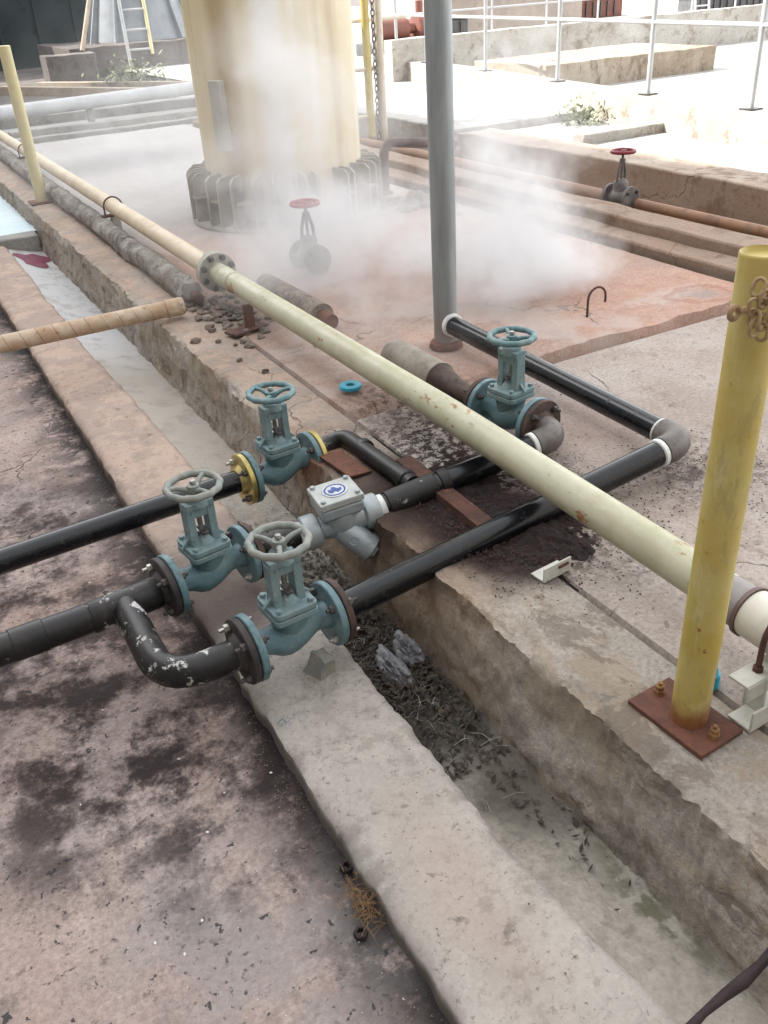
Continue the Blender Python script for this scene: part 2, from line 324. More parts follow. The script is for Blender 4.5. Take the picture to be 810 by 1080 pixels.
def yellow():
    m = NT('yellow_post_paint', .42)
    c = m.mix(m.rng(m.noise(6, 5), .35, .65), (.43, .33, .075), (.5, .41, .15))
    c = m.mix(m.mul(m.rng(m.noise(5, 9, .7, m.scale((1, 1, .25))), .5, .58), .6), c, (.56, .5, .29))
    c = m.mix(m.mul(m.rng(m.noise(14, 10, .75, m.scale((1, 1, .3), off=(2, 2, 2))), .56, .62), .45), c, (.3, .24, .1))
    c = m.mix(m.mul(m.rng(m.noise(30, 10, .75, m.scale((1, 1, .5), off=(5, 2, 2))), .64, .67), .6), c, (.62, .58, .42))
    z = m.xyz()[2]
    low = m.rng(m.math('ADD', z, m.mul(m.noise(25, 6), .09)), .065, .14, 1, 0)
    sp = m.rng(m.noise(42, 7, .68), .645, .67)
    c = m.mix(m.math('MAXIMUM', low, m.mul(sp, m.rng(z, .7, .1, .35, 1))), c, m.mix(m.noise(40), (.14, .045, .02), (.34, .15, .05)))
    m.col(c); m.rough(m.rng(low, 0, 1, .4, .85)); m.bump(m.noise(60), .2, .003); return m.m
M_yellow = yellow()
M_paleyellow = paint('faded_yellow_paint', (.6, .54, .3), (.55, .5, .32), .5, .1, (.3, .15, .06), .3, (.3, .26, .16), 8)
M_rust = paint('orange_rust', (.15, .06, .038), (.1, .045, .032), .85, .4, (.1, .04, .025), .4, (.06, .03, .02), 26, bump=.6)
M_rustdark = paint('dark_rust', (.07, .035, .03), (.12, .055, .04), .85, .3, (.06, .03, .02), .4, (.03, .02, .018), 26, bump=.6)
M_rustyellow = paint('rusty_bolt_with_yellow_paint', (.3, .17, .06), (.2, .1, .045), .75, .4, (.14, .06, .03), .4, sc=45)
M_rustbar = paint('shaded_rust_bar', (.1, .045, .03), (.065, .032, .024), .9, .4, (.13, .055, .03), .5, (.03, .018, .015), 20, bump=.8)  # rust, darkened to paint in the bar's shadow side
M_rod = paint('blackened_rod', (.02, .012, .014), (.035, .02, .022), .8, dirt=.4, sc=30, bump=.6)
M_chain = paint('rusty_chain', (.4, .28, .15), (.3, .2, .11), .6, .3, (.25, .11, .05), .3, sc=40, metal=.2)
def galv():
    m = NT('galvanised_pole', .42, .35)
    v = m.scale((1, 1, .12))
    c = m.mix(m.rng(m.noise(18, 6, .6, v), .35, .65), (.25, .275, .29), (.34, .36, .37))
    c = m.mix(m.rng(m.noise(30, 8, .7, m.scale((1.4, 1.4, .1), off=(2, 2, 2))), .62, .7, 0, .8), c, (.07, .085, .1))
    c = m.mix(m.rng(m.xyz()[2], .25, .05, 0, .8), c, (.24, .2, .18))
    m.col(c); m.bump(m.noise(50), .15, .003); return m.m
M_galv = galv()
def tankm():
    m = NT('cream_tank_paint', .5)
    v = m.scale((1, 1, .05))
    c = m.mix(m.rng(m.noise(2.5, 5), .35, .65), (.55, .47, .27), (.6, .52, .34))
    c = m.mix(m.rng(m.noise(5, 6, .6, v), .55, .72, 0, .75), c, (.36, .24, .1))
    c = m.mix(m.rng(m.noise(7, 6, .6, m.scale((1, 1, .05), off=(4, 0, 0))), .56, .7, 0, .6), c, (.74, .73, .7))
    c = m.mix(m.mul(m.rng(m.noise(25, 8, .7), .6, .68), .4), c, (.25, .17, .1))
    w = m.warp(.12, 3, m.scale((1, 1, .15)))
    c = m.mix(m.mul(m.blob((-.465, -.306, 0), .03, .14, w, (1, 1, 0)), .8), c, (.34, .23, .09))
    c = m.mix(m.mul(m.blob((-.24, -.5, 0), .03, .13, w, (1, 1, 0)), .7), c, (.68, .68, .68))  # white streak: steam in front of the shell painted onto it
    c = m.mix(m.rng(m.xyz()[2], .5, .1, 0, .35), c, (.3, .27, .22))
    m.col(c); m.bump(m.noise(6), .1, .01); return m.m
M_tank = tankm()
M_gusset = paint('rusty_grey_gusset', (.33, .31, .26), (.25, .225, .19), .7, .3, (.17, .09, .05), .55, (.1, .075, .06), sc=6)
M_fin = paint('weathered_base_steel', (.4, .39, .33), (.33, .32, .28), .65, .1, dirt=.35, dirtc=(.12, .1, .09), sc=5)
def taped():
    m = NT('tape_wrapped_pipe', .75)
    X = m.xyz()[0]
    c = m.mix(m.rng(m.noise(12, 6), .35, .65), (.4, .275, .18), (.5, .4, .3))
    sp = m.math('FRACT', m.mul(m.math('ADD', X, m.mul(m.xyz()[2], .35)), 13.)); ln = m.rng(sp, .0, .09, 1, 0)
    c = m.mix(m.mul(m.mul(ln, m.rng(m.noise(4, 5), .4, .55)), .5), c, (.13, .07, .04)); c = m.mix(m.rng(m.noise(9, 8, .7), .55, .66, 0, .7), c, (.62, .55, .45))
    c = m.mix(m.rng(m.noise(13, 8, .7, m.scale(1, off=(4, 4, 4))), .6, .68, 0, .8), c, (.24, .1, .05))
    m.col(c); m.bump(m.math('SUBTRACT', m.noise(40), ln), .5, .006); return m.m
M_taped = taped()
M_lag = concrete('crumbling_lagging', [(.3, .27, .235), (.22, .195, .17), (.4, .38, .35)], .7, (.06, .05, .042), .6, bump=.9, big=5)
M_whitepipe = paint('white_pipe_paint', (.46, .47, .48), (.38, .39, .4), .5, .05, dirt=.35, dirtc=(.3, .28, .27), sc=3)
M_browniron = paint('brown_iron_pipe', (.09, .06, .055), (.14, .095, .085), .6, .3, (.1, .05, .035), .4, sc=12)
M_channelpipe = paint('orange_brown_pipe', (.26, .14, .08), (.2, .12, .08), .7, .3, (.22, .09, .04), .4, sc=5)
M_redwheel = paint('shaded_red_handwheel_paint', (.2, .02, .03), (.16, .018, .028), .5, .1, dirt=.3, dirtc=(.15, .05, .05), sc=24)  # red darkened: the wheel's deep shade is put into the colour
M_hazered = paint('haze_tinted_red_paint', (.34, .09, .09), (.28, .07, .075), .6, dirt=.3, dirtc=(.2, .12, .11), sc=24)  # red paled so the veil of steam is in the colour
M_grimy = paint('grimy_iron', (.1, .09, .085), (.17, .15, .14), .6, .2, dirt=.4, sc=16)
M_rail = paint('white_rail_paint', (.42, .43, .44), (.36, .37, .38), .45, .05, dirt=.2, dirtc=(.35, .3, .25), sc=6)
M_beigerail = paint('beige_rail_paint', (.55, .5, .42), (.5, .45, .36), .5, .1, dirt=.3, sc=8)
M_support = paint('off_white_bracket_paint', (.55, .54, .49), (.48, .47, .42), .55, .2, (.3, .12, .05), .35, (.2, .17, .13), 14)
M_cyan = paint('light_blue_plastic', (.02, .33, .5), (.03, .4, .56), .35, dirt=.15, dirtc=(.1, .2, .25), sc=30)
M_bag = paint('dusty_grey_plastic', (.15, .15, .16), (.24, .24, .26), .45, dirt=.75, dirtc=(.045, .04, .035), sc=16, bump=.6)
M_litter = paint('dead_leaf', (.028, .022, .018), (.075, .058, .042), .8, dirt=.4, sc=30)
M_flake = paint('dark_red_rust_flake', (.03, .013, .013), (.055, .022, .02), .85, dirt=.4, dirtc=(.03, .015, .015), sc=60)
M_heap = paint('dark_scale_heap', (.012, .008, .008), (.024, .012, .011), .95, .0, dirt=.5, dirtc=(.045, .026, .022), sc=22, bump=1.)
M_chip = paint('white_paint_chip', (.65, .64, .62), (.55, .54, .53), .7, dirt=.2, sc=60)
M_straw = paint('dry_straw', (.26, .155, .07), (.17, .1, .05), .8, dirt=.3, sc=40)
M_leaf = paint('weed_leaf', (.08, .105, .04), (.13, .15, .07), .6, dirt=.2, dirtc=(.05, .07, .02), sc=20)
M_maroon = paint('maroon_sludge', (.12, .012, .035), (.16, .02, .05), .7, dirt=.3, sc=12)
M_bluewater = paint('milky_blue_residue', (.45, .58, .63), (.55, .64, .67), .35, dirt=.2, dirtc=(.4, .42, .42), sc=5)
M_shed = paint('shade_toned_cladding', (.01, .02, .023), (.018, .03, .033), .6, .0, dirt=.5, dirtc=(.015, .02, .02), sc=1.5)  # near-black teal: the shade on the shed painted into its walls
M_skirt = paint('shaded_skirt_steel', (.27, .29, .31), (.22, .24, .26), .5, .05, dirt=.3, sc=2)  # grey lowered to carry the tower's shade in its colour
M_timber = paint('weathered_timber', (.32, .26, .2), (.26, .21, .16), .8, dirt=.5, sc=6)
M_shadeblock = concrete('shade_block_render', [(.4, .39, .37), (.36, .35, .33)], .3, (.2, .19, .18), .2, bump=.3)  # for the added unseen blocks that shape the light
M_roof = paint('brown_roof_sheet', (.16, .11, .08), (.12, .085, .065), .7, dirt=.4, sc=3)
M_mach = paint('red_brown_machine', (.2, .07, .05), (.14, .06, .045), .6, .1, dirt=.5, sc=4)
M_dark = paint('dark_machine', (.06, .06, .065), (.1, .1, .1), .6, dirt=.4, sc=4)
M_peach = paint('faded_wall', (.4, .33, .28), (.33, .28, .24), .7, dirt=.3, sc=3)

# ------------------------------------------------------------------ setting
def fbm(x, y, z=0., o=4):
    return mn.fractal(Vector((x, y, z)), 1., 2., o)
PZ = .24
# left floor
MB().grid(lambda u, v: Vector((-4.1 + u*4.59, -5.3 + v*19.3, .004*fbm(u*10, v*40))), 120, 480).build('floor', M_floor, kind='structure')
# kerb: edge profile swept along Y
def inner(y): return .765 + .014*fbm(y*2.3, 1.7) + .006*fbm(y*9, 4.1) + .005*fbm(y*35, 3.) - max(0, min(1, (y-3.2)/1.5))*.03
def outer(y): return .47 + .009*fbm(y*1.5, 9.) + .005*fbm(y*12, 2.) + .004*fbm(y*40, 6.)
def kerb(u, v):
    y = -1.2 + u*13.7; a, b = outer(y), inner(y); n = 20; k = v*n
    if y < .95: b += min(1, (.95-y)/.5)*.05
    if k <= 4: t = k/4; p = Vector((a - .006*(1-t), y, -.02 + .08*t - .012*(t > .9)))
    elif k <= 16: t = (k-4)/12; p = Vector((a + (b-a)*t, y, .06 - .01*(t < .03) - .012*(t > .97)))
    else: t = (k-16)/4; p = Vector((b + .025*t, y, .055 - .15*t))
    g = .004*fbm(p.x*7, y*7, p.z*9); return p + Vector((g*(k < 4 or k > 15)*1.5, 0, g*.8))
MB().grid(kerb, 900, 20).build('kerb', M_kerb, kind='structure', smooth=60)
def tfz(x, y):
    t = max(0, min(1, (1.35-y)/.6)); t = t*t*(3-2*t); s = max(0, min(1, (1.0-x)/.28))
    z = -.055 + t*s*.103 + .012*fbm(x*5, y*5) + .005*fbm(x*25, y*25)
    f = max(0, min(1, (y-2.4)/.8)); z = z*(1-f) + f*(-.032 + .075*s**1.3 + .005*fbm(x*6, y*6) + .0007*fbm(x*20, y*20, 0, 2))
    return z
MB().grid(lambda u, v: (lambda x, y: Vector((x, y, tfz(x, y))))(.62 + .46*u, -1.2 + 8.75*v), 36, 600).build('trench_floor', M_trench, kind='structure', smooth=60)
# trench wall (retaining edge of the platform)
def twall(u, v):
    y = -1.2 + u*15.2; n = 34; k = v*n
    e = .008*fbm(y*1.1, 3.) + .004*fbm(y*28, 1.) + .008*fbm(y*8, 8.)*(.5 + min(1, max(0, (y-1.)/2.5)))
    brk = max(0, fbm(y*2.1, 5.5))*(1 if 2.6 < y < 5.2 else .25)*.05
    if k <= 16:
        t = k/16; x = .985 + .062*t + e*t; z = -.14 + (.372-brk*.6)*t
        d = .011*fbm(y*3, z*9, 2.) + .009*fbm(y*11, z*24, 5.) + .004*fbm(y*35, z*50)
        d += .007*max(0, fbm(y*1.7+z*5, z*7-y*1.2, 9.)) + .005*fbm(y*60, z*80, 3.) + .003*fbm(y*110, z*110, 7.)
        return Vector((x - d, y, z + .004*fbm(y*20, z*20)))
    t = (k-16)/18; x = 1.055 + e + brk*.7 + (1.3 - 1.055 - e - brk*.7)*t
    z = PZ - (brk*.6+.004)*(1-t)**4 + .004*fbm(x*6, y*6)*(1-t*.7) + .0015*fbm(x*30, y*30)
    return Vector((x, y, z))
MB().grid(twall, 2000, 34).build('trench_wall', M_wall, smooth=60, label='rough flaking concrete wall along the right side of the drainage trench', cat='retaining wall')
# platform paving
MB().grid(lambda u, v: Vector((1.296 + 2.31*u, -1.5 + 4.235*v, PZ + .003*fbm(u*5, v*9) - .05*(u < .001))), 90, 160).build('pavement', M_pave, kind='structure', smooth=60)
def slab(u, v):
    x = 1.296 + 2.31*u; y0 = 2.735 + .03*fbm(x*3, 2.) + .012*fbm(x*14, 1.)
    if v < .004 or u < .001: return Vector((x, y0 + v*9., PZ-.06))
    st = max(0, min(1, (x-1.9)/.4))
    y = y0 + .006 + v*9.
    return Vector((x, y, PZ + .002 + .016*st + .004*fbm(x*1.6, y*1.6)*st + .002*fbm(x*8, y*8)))
MB().grid(slab, 80, 260).build('concrete_floor', M_slab, kind='structure', smooth=60)
# ground: sheets out to the horizon
g = MB()
def quad(m, x0, x1, y0, y1, z): m.bm.faces.new([m.bm.verts.new(p) for p in ((x0, y0, z), (x1, y0, z), (x1, y1, z), (x0, y1, z))])
quad(g, -600, 600, -600, 700, -.16)
g.build('ground', M_dirt, kind='structure')
y = MB(); quad(y, 5.36, 60, -6, 60, .335); quad(y, 1.29, 5.36, 11.7, 17.4, .236); quad(y, -12, 1.29, 14, 17.4, .236); y.build('yard', M_white, kind='structure')
y = MB(); quad(y, -30, 5.36, 17.4, 60, .235); y.build('soil', M_dirt, kind='structure')
quad_m = MB(); quad(quad_m, 3.58, 5.05, -4, 11.8, .1); quad_m.build('channel_floor', M_beam, kind='structure')

def wallbox(name, x0, x1, y0, y1, z0, z1, mat, label, cat='low wall', group=None, n=60, amp=.012, kind=None):
    b = MB(); b.box(((x0+x1)/2, (y0+y1)/2, (z0+z1)/2), (x1-x0, y1-y0, z1-z0))
    bm = b.bm
    L = max(x1-x0, y1-y0); cuts = min(70, int(L/.12))
    ax = 0 if (x1-x0) > (y1-y0) else 1
    ed = [e for e in bm.edges if abs((e.verts[0].co-e.verts[1].co)[ax]) > .5*L]
    bmesh.ops.subdivide_edges(bm, edges=ed, cuts=cuts, use_grid_fill=True)
    ed = [e for e in bm.edges if abs((e.verts[0].co-e.verts[1].co)[ax]) < .02 and e.calc_length() > .08]
    bmesh.ops.subdivide_edges(bm, edges=ed, cuts=2, use_grid_fill=True)
    b.jitter(amp, 3.); b.jitter(amp*.5, 11.)
    return b.build(name, mat, origin=((x0+x1)/2, (y0+y1)/2, z0), bevel=.012, label=label, cat=cat, group=group, kind=kind)
G = 'low concrete walls of the pipe channels'
wallbox('low_wall', 3.655, 3.83, -4, 11.6, .08, .305, M_beam, 'lowest concrete step beside the red stained floor, nearest of the three channel walls', group=G)
wallbox('low_wall', 3.835, 4.06, -4, 11.6, .08, .365, M_beam, 'middle concrete kerb wall of the pipe channel with the red wheeled valve above it', group=G)
wallbox('low_wall', 5.0, 5.38, -4, 11.6, .05, .375, M_beam, 'furthest broad topped channel wall, at the edge of the white sunlit yard', group=G)

# far end of the trench
wallbox('low_wall', .62, 1.0, 7.55, 7.75, -.12, .1, M_greyc, 'small grey concrete cross wall damming the far end of the trench', amp=.006)
m = MB(); quad(m, .3, 1.04, 7.76, 12.5, .09); m.build('water', M_bluewater, kind='structure')
def mar(u, v):
    a = u*2*math.pi; r = v*(.15 + .03*math.sin(3*a) + .02*math.sin(5*a+1)); x_, y_ = .88 + r*math.cos(a)*.75, 7.2 + r*math.sin(a)*1.6; return Vector((x_, y_, tfz(x_, y_) + .012 - .008*v*v))
MB().grid(mar, 30, 6).build('sludge', M_maroon, kind='stuff', label='maroon sludge patch on the trench floor', cat='sludge')

# ------------------------------------------------------------------ valves
def nut(mb, p, d, r=.012, h=.014):
    mb.lathe([(0, r), (h*.85, r), (h, r*.8)], p, d, 6)
def flange_prof(t0, t1, r, b=.0025): return [(t0, .03), (t0, r-b), (t0+b, r), (t1-b, r), (t1, r-b), (t1, .03)]
def build_valve(root, body_mat, top_mat, wheel_mat, cf_a, cf_b, h=.28, wheelR=.074, FR=.092):
    b = MB()
    b.lathe([(-.11, .041), (-.1, .037), (-.085, .034), (-.065, .037), (-.045, .045), (-.022, .051), (0, .053), (.022, .051), (.045, .045), (.065, .037), (.085, .034), (.1, .037), (.11, .041)], (0, 0, 0), (1, 0, 0), 36)
    for v in b.bm.verts:
        v.co.z += -.014*math.exp(-((v.co.x+.035)/.038)**2) + .008*math.exp(-((v.co.x-.055)/.03)**2)
    b.lathe([(.0, .042), (.04, .05), (.06, .053), (.07, .05)], (0, 0, 0), (0, 0, 1), 28)
    b.build('body', body_mat, root, smooth=60)
    for s in (-1, 1):
        f = MB(); f.lathe(flange_prof(.107, .127, FR), (0, 0, 0), (s, 0, 0), 44); f.build('flange', body_mat, root, bevel=0)
        c = MB(); c.lathe(flange_prof(.131, .15, FR*.985), (0, 0, 0), (s, 0, 0), 44)
        c.lathe([(.149, .055), (.168, .043), (.17, .03)], (0, 0, 0), (s, 0, 0), 30)
        c.build('counter_flange', cf_a if s < 0 else cf_b, root)
        gk = MB(); gk.lathe([(.1265, .03), (.1265, FR*.9), (.1315, FR*.9), (.1315, .03)], (0, 0, 0), (s, 0, 0), 36); gk.build('gasket', M_gasket, root)
        for k in range(4):
            a = R(45 + 90*k); y, z = FR*.76*math.cos(a), FR*.76*math.sin(a)
            q = MB(); q.cyl((s*.085, y, z), (s*.178, y, z), .0058, seg=10)
            nut(q, (s*.107, y, z), (-s, 0, 0)); nut(q, (s*.15, y, z), (s, 0, 0))
            q.build('bolt', M_boltz if (k + (s > 0)) % 3 == 0 else M_bolt, root)
    # bonnet: two square plates
    rr = []
    for cx, cy in ((1, 1), (-1, 1), (-1, -1), (1, -1)):
        for t in range(5):
            a = math.atan2(cy, cx) - R(45) + R(90)*t/4; rr.append((cx*.046 + .016*math.cos(a), cy*.046 + .016*math.sin(a)))
    p = MB(); p.prism(rr, (0, 0, .068), (1, 0, 0), (0, 1, 0), (0, 0, .016)); p.prism([(x*.98, y*.98) for x, y in rr], (0, 0, .087), (1, 0, 0), (0, 1, 0), (0, 0, .016))
    p.prism([(x*.9, y*.9) for x, y in rr], (0, 0, .083), (1, 0, 0), (0, 1, 0), (0, 0, .005))
    p.lathe([(.1, .036), (.112, .03), (.125, .018), (.128, .01)], (0, 0, 0), (0, 0, 1), 20)
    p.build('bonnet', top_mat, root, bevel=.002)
    for cx in (-1, 1):
        for cy in (-1, 1):
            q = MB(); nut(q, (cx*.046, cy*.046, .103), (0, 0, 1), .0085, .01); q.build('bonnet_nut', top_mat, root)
    k = MB()
    for s in (-1, 1):
        k.prism([(-.024, .1), (.024, .1), (.02, .15), (.019, .222), (-.019, .222), (-.02, .15)], (s*.0325 - .012, 0, 0), (0, 1, 0), (0, 0, 1), (.024, 0, 0))
        k.prism([(0, .1), (s*.03, .1), (0, .13)], (s*.04, -.005, 0), (1, 0, 0), (0, 0, 1), (0, .01, 0))
    k.box((0, 0, .226), (.086, .046, .02)); k.box((0, 0, .203), (.06, .034, .03), taper=1.1)
    k.lathe([(.22, .034), (.246, .03), (.254, .021), (h-.02, .019)], (0, 0, 0), (0, 0, 1), 22)
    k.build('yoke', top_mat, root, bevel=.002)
    s_ = MB(); s_.cyl((0, 0, .11), (0, 0, h+.018), .0075, seg=14); s_.lathe([(.128, .016), (.14, .016), (.142, .011), (.155, .011)], (0, 0, 0), (0, 0, 1), 16)
    s_.build('stem', M_steel, root)
    gl = MB(); gl.prism([(-.01, -.03), (.01, -.03), (.01, .03), (-.01, .03)], (0, 0, .133), (1, 0, 0), (0, 1, 0), (0, 0, .009)); gl.build('gland', M_bolt, root, bevel=.002)
    w = MB(); w.torus((0, 0, h), (0, 0, 1), wheelR, .0098, 72, 12, .0016, 12, 1.05)
    w.lathe([(-.024, .015), (-.016, .019), (.004, .017), (.006, .01)], (0, 0, h), (0, 0, 1), 18)
    for i in range(3):
        a = R(90 + 120*i); pts = []
        for t in range(7):
            q = t/6; rad = .012 + (wheelR-.014)*q; pts.append((rad*math.cos(a), rad*math.sin(a), h - .012 + .012*q + .006*math.sin(q*math.pi)))
        w.tube(pts, [.0088, .0078, .0072, .0068, .0068, .0072, .008], 10)
    w.build('handwheel', wheel_mat, root, smooth=60)
    n_ = MB(); nut(n_, (0, 0, h+.005), (0, 0, 1), .009, .01); n_.build('wheel_nut', M_steel, root)
V = 'teal globe valves with round handwheels'
def valve(loc, yaw, label, mats, spin=0.):
    r = thing('globe_valve', loc, label, 'valve', R(yaw), V); build_valve(r, *mats)
    for c in kids(r):
        if c.name.startswith('handwheel'): c.rotation_euler.z = R(spin)
    return r
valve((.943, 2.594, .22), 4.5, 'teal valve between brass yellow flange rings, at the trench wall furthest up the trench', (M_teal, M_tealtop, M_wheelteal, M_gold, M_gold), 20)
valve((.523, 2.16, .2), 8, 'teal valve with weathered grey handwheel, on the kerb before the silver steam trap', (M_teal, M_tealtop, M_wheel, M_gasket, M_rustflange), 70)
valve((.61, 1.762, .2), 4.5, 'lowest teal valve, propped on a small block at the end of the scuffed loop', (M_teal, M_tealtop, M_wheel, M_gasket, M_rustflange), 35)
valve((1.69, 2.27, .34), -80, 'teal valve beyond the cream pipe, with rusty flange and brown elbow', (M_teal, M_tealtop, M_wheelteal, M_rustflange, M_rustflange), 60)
# red wheel valves
RV = 'grimy valves with red handwheels'
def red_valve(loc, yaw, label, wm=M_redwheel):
    r = thing('gate_valve', loc, label, 'valve', R(yaw), RV)
    b = MB(); b.lathe([(-.07, .045), (-.03, .06), (0, .066), (.03, .06), (.07, .045)], (0, 0, 0), (1, 0, 0), 24); b.lathe([(0, .05), (.1, .05), (.12, .03)], (0, 0, 0), (0, 0, 1), 20); b.build('body', M_grimy, r, smooth=60)
    for s in (-1, 1):
        f = MB(); f.lathe(flange_prof(.075, .1, .082), (0, 0, 0), (s, 0, 0), 36); f.build('flange', M_grimy, r)
        for k in range(4):
            a = R(45+90*k); q = MB(); nut(q, (s*.1, .062*math.cos(a), .062*math.sin(a)), (s, 0, 0)); q.build('bolt', M_bolt, r)
    y_ = MB()
    for s in (-1, 1): y_.tube([(0, s*.04, .1), (0, s*.034, .17), (0, s*.012, .24)], .01, 8)
    y_.cyl((0, 0, .1), (0, 0, .3), .009, seg=12); y_.lathe([(.225, .02), (.25, .02)], (0, 0, 0), (0, 0, 1), 14)
    y_.build('yoke', M_grimy, r, smooth=60)
    w = MB(); w.torus((0, 0, .295), (0, 0, 1), .075, .011, 40, 10)
    w.lathe([(-.015, .02), (.008, .018)], (0, 0, .295), (0, 0, 1), 14)
    for i in range(4):
        a = R(90*i+20); w.tube([(0, 0, .29), (.074*math.cos(a), .074*math.sin(a), .295)], .007, 8)
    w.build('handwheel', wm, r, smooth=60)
red_valve((2.02, 4.62, .34), 95, 'valve with haze-tinted red handwheel standing in the steam in front of the tank', M_hazered)
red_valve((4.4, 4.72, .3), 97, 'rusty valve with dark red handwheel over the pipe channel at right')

# ------------------------------------------------------------------ black pipework
def pipe(name, pts, r, mat, label, cat='pipe', fil=0., group=None, seg=24):
    path = fillet(pts, fil) if fil else pts
    o = Vector(pts[0]); root = thing(name, o, label, cat, 0, group)
    MB().tube([Vector(p)-o for p in path], r, seg).build('pipe_run', mat, root, smooth=60)
    return root, o
def collar(root, o, p, d, r, L, mat, name='collar', prof=None):
    p = Vector(p)-o; d = Vector(d).normalized()
    MB().lathe([(-L/2, r*.9), (-L/2+.003, r), (L/2-.003, r), (L/2, r*.9)], p, d, 28).build(name, mat, root)
P = 'black steel pipes'
r_, o_ = pipe('black_pipe', [(-2.3, 2.40, .2), (.79, 2.582, .22)], .039, M_black, 'clean straight black pipe running from the left edge to the valve with yellow flanges', group=P)
# pipe to valve 2, with tee loop
r_, o_ = pipe('black_pipe', [(-2.3, 2.03, .2), (.2, 2.118, .2), (.372, 2.139, .2)], .0425, M_blackdirty, 'black pipe along the dirty floor whose tee feeds two valves through a scuffed loop', group=P)
loop = fillet([(.262, 2.12, .2), (.262, 1.742, .2), (.458, 1.75, .2)], .12)
MB().tube([Vector(p)-o_ for p in loop], .0415, 24).build('branch_loop', M_blackscuff, r_, smooth=60)
MB().lathe([(-.1, .043), (-.095, .046), (.095, .046), (.1, .043)], Vector((.262, 2.123, .2))-o_, (1, .08, 0), 28).build('tee', M_blackscuff, r_)
collar(r_, o_, (.0, 2.112, .2), (1, .03, 0), .0455, .09, M_blackdirty)
# valve 2 -> trap
r_, o_ = pipe('pipe_nipple', [(.672, 2.181, .2), (.835, 2.158, .213)], .036, M_blackdirty, 'short dark pipe nipple joining the middle valve to the silver steam trap', cat='pipe')
collar(r_, o_, (.825, 2.159, .213), (1, -.1, .05), .039, .02, M_tape, 'sealing_ring')
# trap -> elbow -> valve 4
A = Vector((1.07, 2.123, .236)); B = Vector((1.705, 2.043, .338)); Cc = Vector((1.717, 2.125, .34))
r_, o_ = pipe('black_pipe', [A, B + (A-B).normalized()*.05], .039, M_black, 'black pipe from the steam trap to the rusty flanged valve, passing under the cream pipe', group=P)
d = (B-A).normalized()
collar(r_, o_, A + d*.012, d, .042, .03, M_tape, 'sealing_ring')
collar(r_, o_, A + d*.12, d, .0445, .17, M_blackdirty); collar(r_, o_, A + d*.235, d, .0432, .035, M_blackdirty)
MB().tube([p-o_ for p in fillet([B-d*.075, B, Cc + (Cc-B)*.2], .05)], .0455, 24).build('elbow', M_elbow, r_, smooth=60)
collar(r_, o_, B-d*.085, d, .0445, .018, M_tape, 'sealing_ring')
# bypass from valve 1
J = A + d*.145
r_, o_ = pipe('black_pipe', [(1.095, 2.606, .224), (1.195, 2.60, .268), (J.x+.0, J.y+.03, .272)], .031, M_blackdirty, 'thin bent black pipe from the yellow flanged valve down to the pipe behind the trap', fil=.06, group=P)
collar(r_, o_, (1.13, 2.605, .24), (1, 0, .35), .036, .045, M_blackdirty); collar(r_, o_, (1.208, 2.46, .269), (-.02, -1, 0), .0345, .03, M_blackdirty)
collar(r_, o_, (J.x-.002, J.y+.075, .272), (0, 1, 0), .036, .03, M_blackscuff)
# valve 3 -> elbow -> pole
A = Vector((.757, 1.774, .2)); B = Vector((1.997, 1.775, .342)); D = Vector((2.0, 3.135, .36))
d = (B-A).normalized(); e = (D-B).normalized()
r_, o_ = pipe('black_pipe', [A, B-d*.05], .0405, M_black, 'long black pipe from the nearest valve rising across the platform to the right hand elbow', group=P)
MB().tube([p-o_ for p in (B+e*.05, D)], .0405, 24).build('pipe_run', M_black, r_, smooth=60)
MB().tube([p-o_ for p in fillet([B-d*.085, B, B+e*.085], .055)], .0475, 24).build('elbow', M_elbow, r_, smooth=60)
collar(r_, o_, B-d*.096, d, .046, .02, M_tape, 'sealing_ring'); collar(r_, o_, B+e*.094, e, .043, .012, M_tape, 'sealing_ring')
collar(r_, o_, D-e*.02, e, .05, .022, M_tape, 'sealing_ring')

# steam trap ----------------------------------------------------------------
t = thing('steam_trap', (.95, 2.14, .224), 'silver grey steam trap with square lid and round blue and white emblem', 'steam trap', R(-6), None, 0, R(-4.5))
b = MB()
b.lathe([(-.115, .034), (-.07, .036), (0, .045), (.06, .044), (.115, .036)], (0, 0, 0), (1, 0, 0), 28)
yd = Vector((.56, -.42, -.6)).normalized()
b.lathe([(0, .03), (.05, .043), (.12, .043)], (-.02, 0, 0), yd, 28)
b.lathe([(0, .055), (.05, .06), (.06, .055)], (0, 0, 0), (0, 0, 1), 24)
b.build('body', M_silver, t, smooth=60)
for s in (-1, 1):
    c = MB(); c.lathe([(.07, .04), (.078, .053), (.088, .055), (.122, .055), (.126, .051), (.126, .035)], (0, 0, 0), (s, 0, 0), 32); c.build('collar', M_silver, t)
c = MB(); c.lathe([(.118, .046), (.14, .046), (.144, .042)], Vector((-.02, 0, 0)), yd, 28); c.build('strainer_cap', M_silver, t)
c = MB(); nut(c, Vector((-.02, 0, 0))+yd*.143, yd, .028, .014); c.build('cap_nut', M_silver, t, bevel=.002)
c = MB(); c.torus(Vector((-.02, 0, 0))+yd*.075+Vector((-.30, -.78, .26)).normalized()*.042, (-.3, -.78, .26), .014, .0025, 24, 8); c.build('cast_mark', M_silver, t)
h = MB(); h.box((0, 0, .07), (.135, .125, .035)); h.box((0, 0, .052), (.115, .105, .02), taper=1.05); h.build('chamber', M_silver, t, bevel=.006)
h = MB(); h.box((0, 0, .102), (.14, .13, .022)); h.box((0, 0, .0895), (.128, .118, .006)); lid = h.build('lid', M_silvertop, t, bevel=.004)
for sx in (-1, 1):
    for sy in (-1, 1): q = MB(); nut(q, (sx*.055, sy*.05, .113), (0, 0, 1), .0085, .009); q.build('lid_bolt', M_silver, lid)
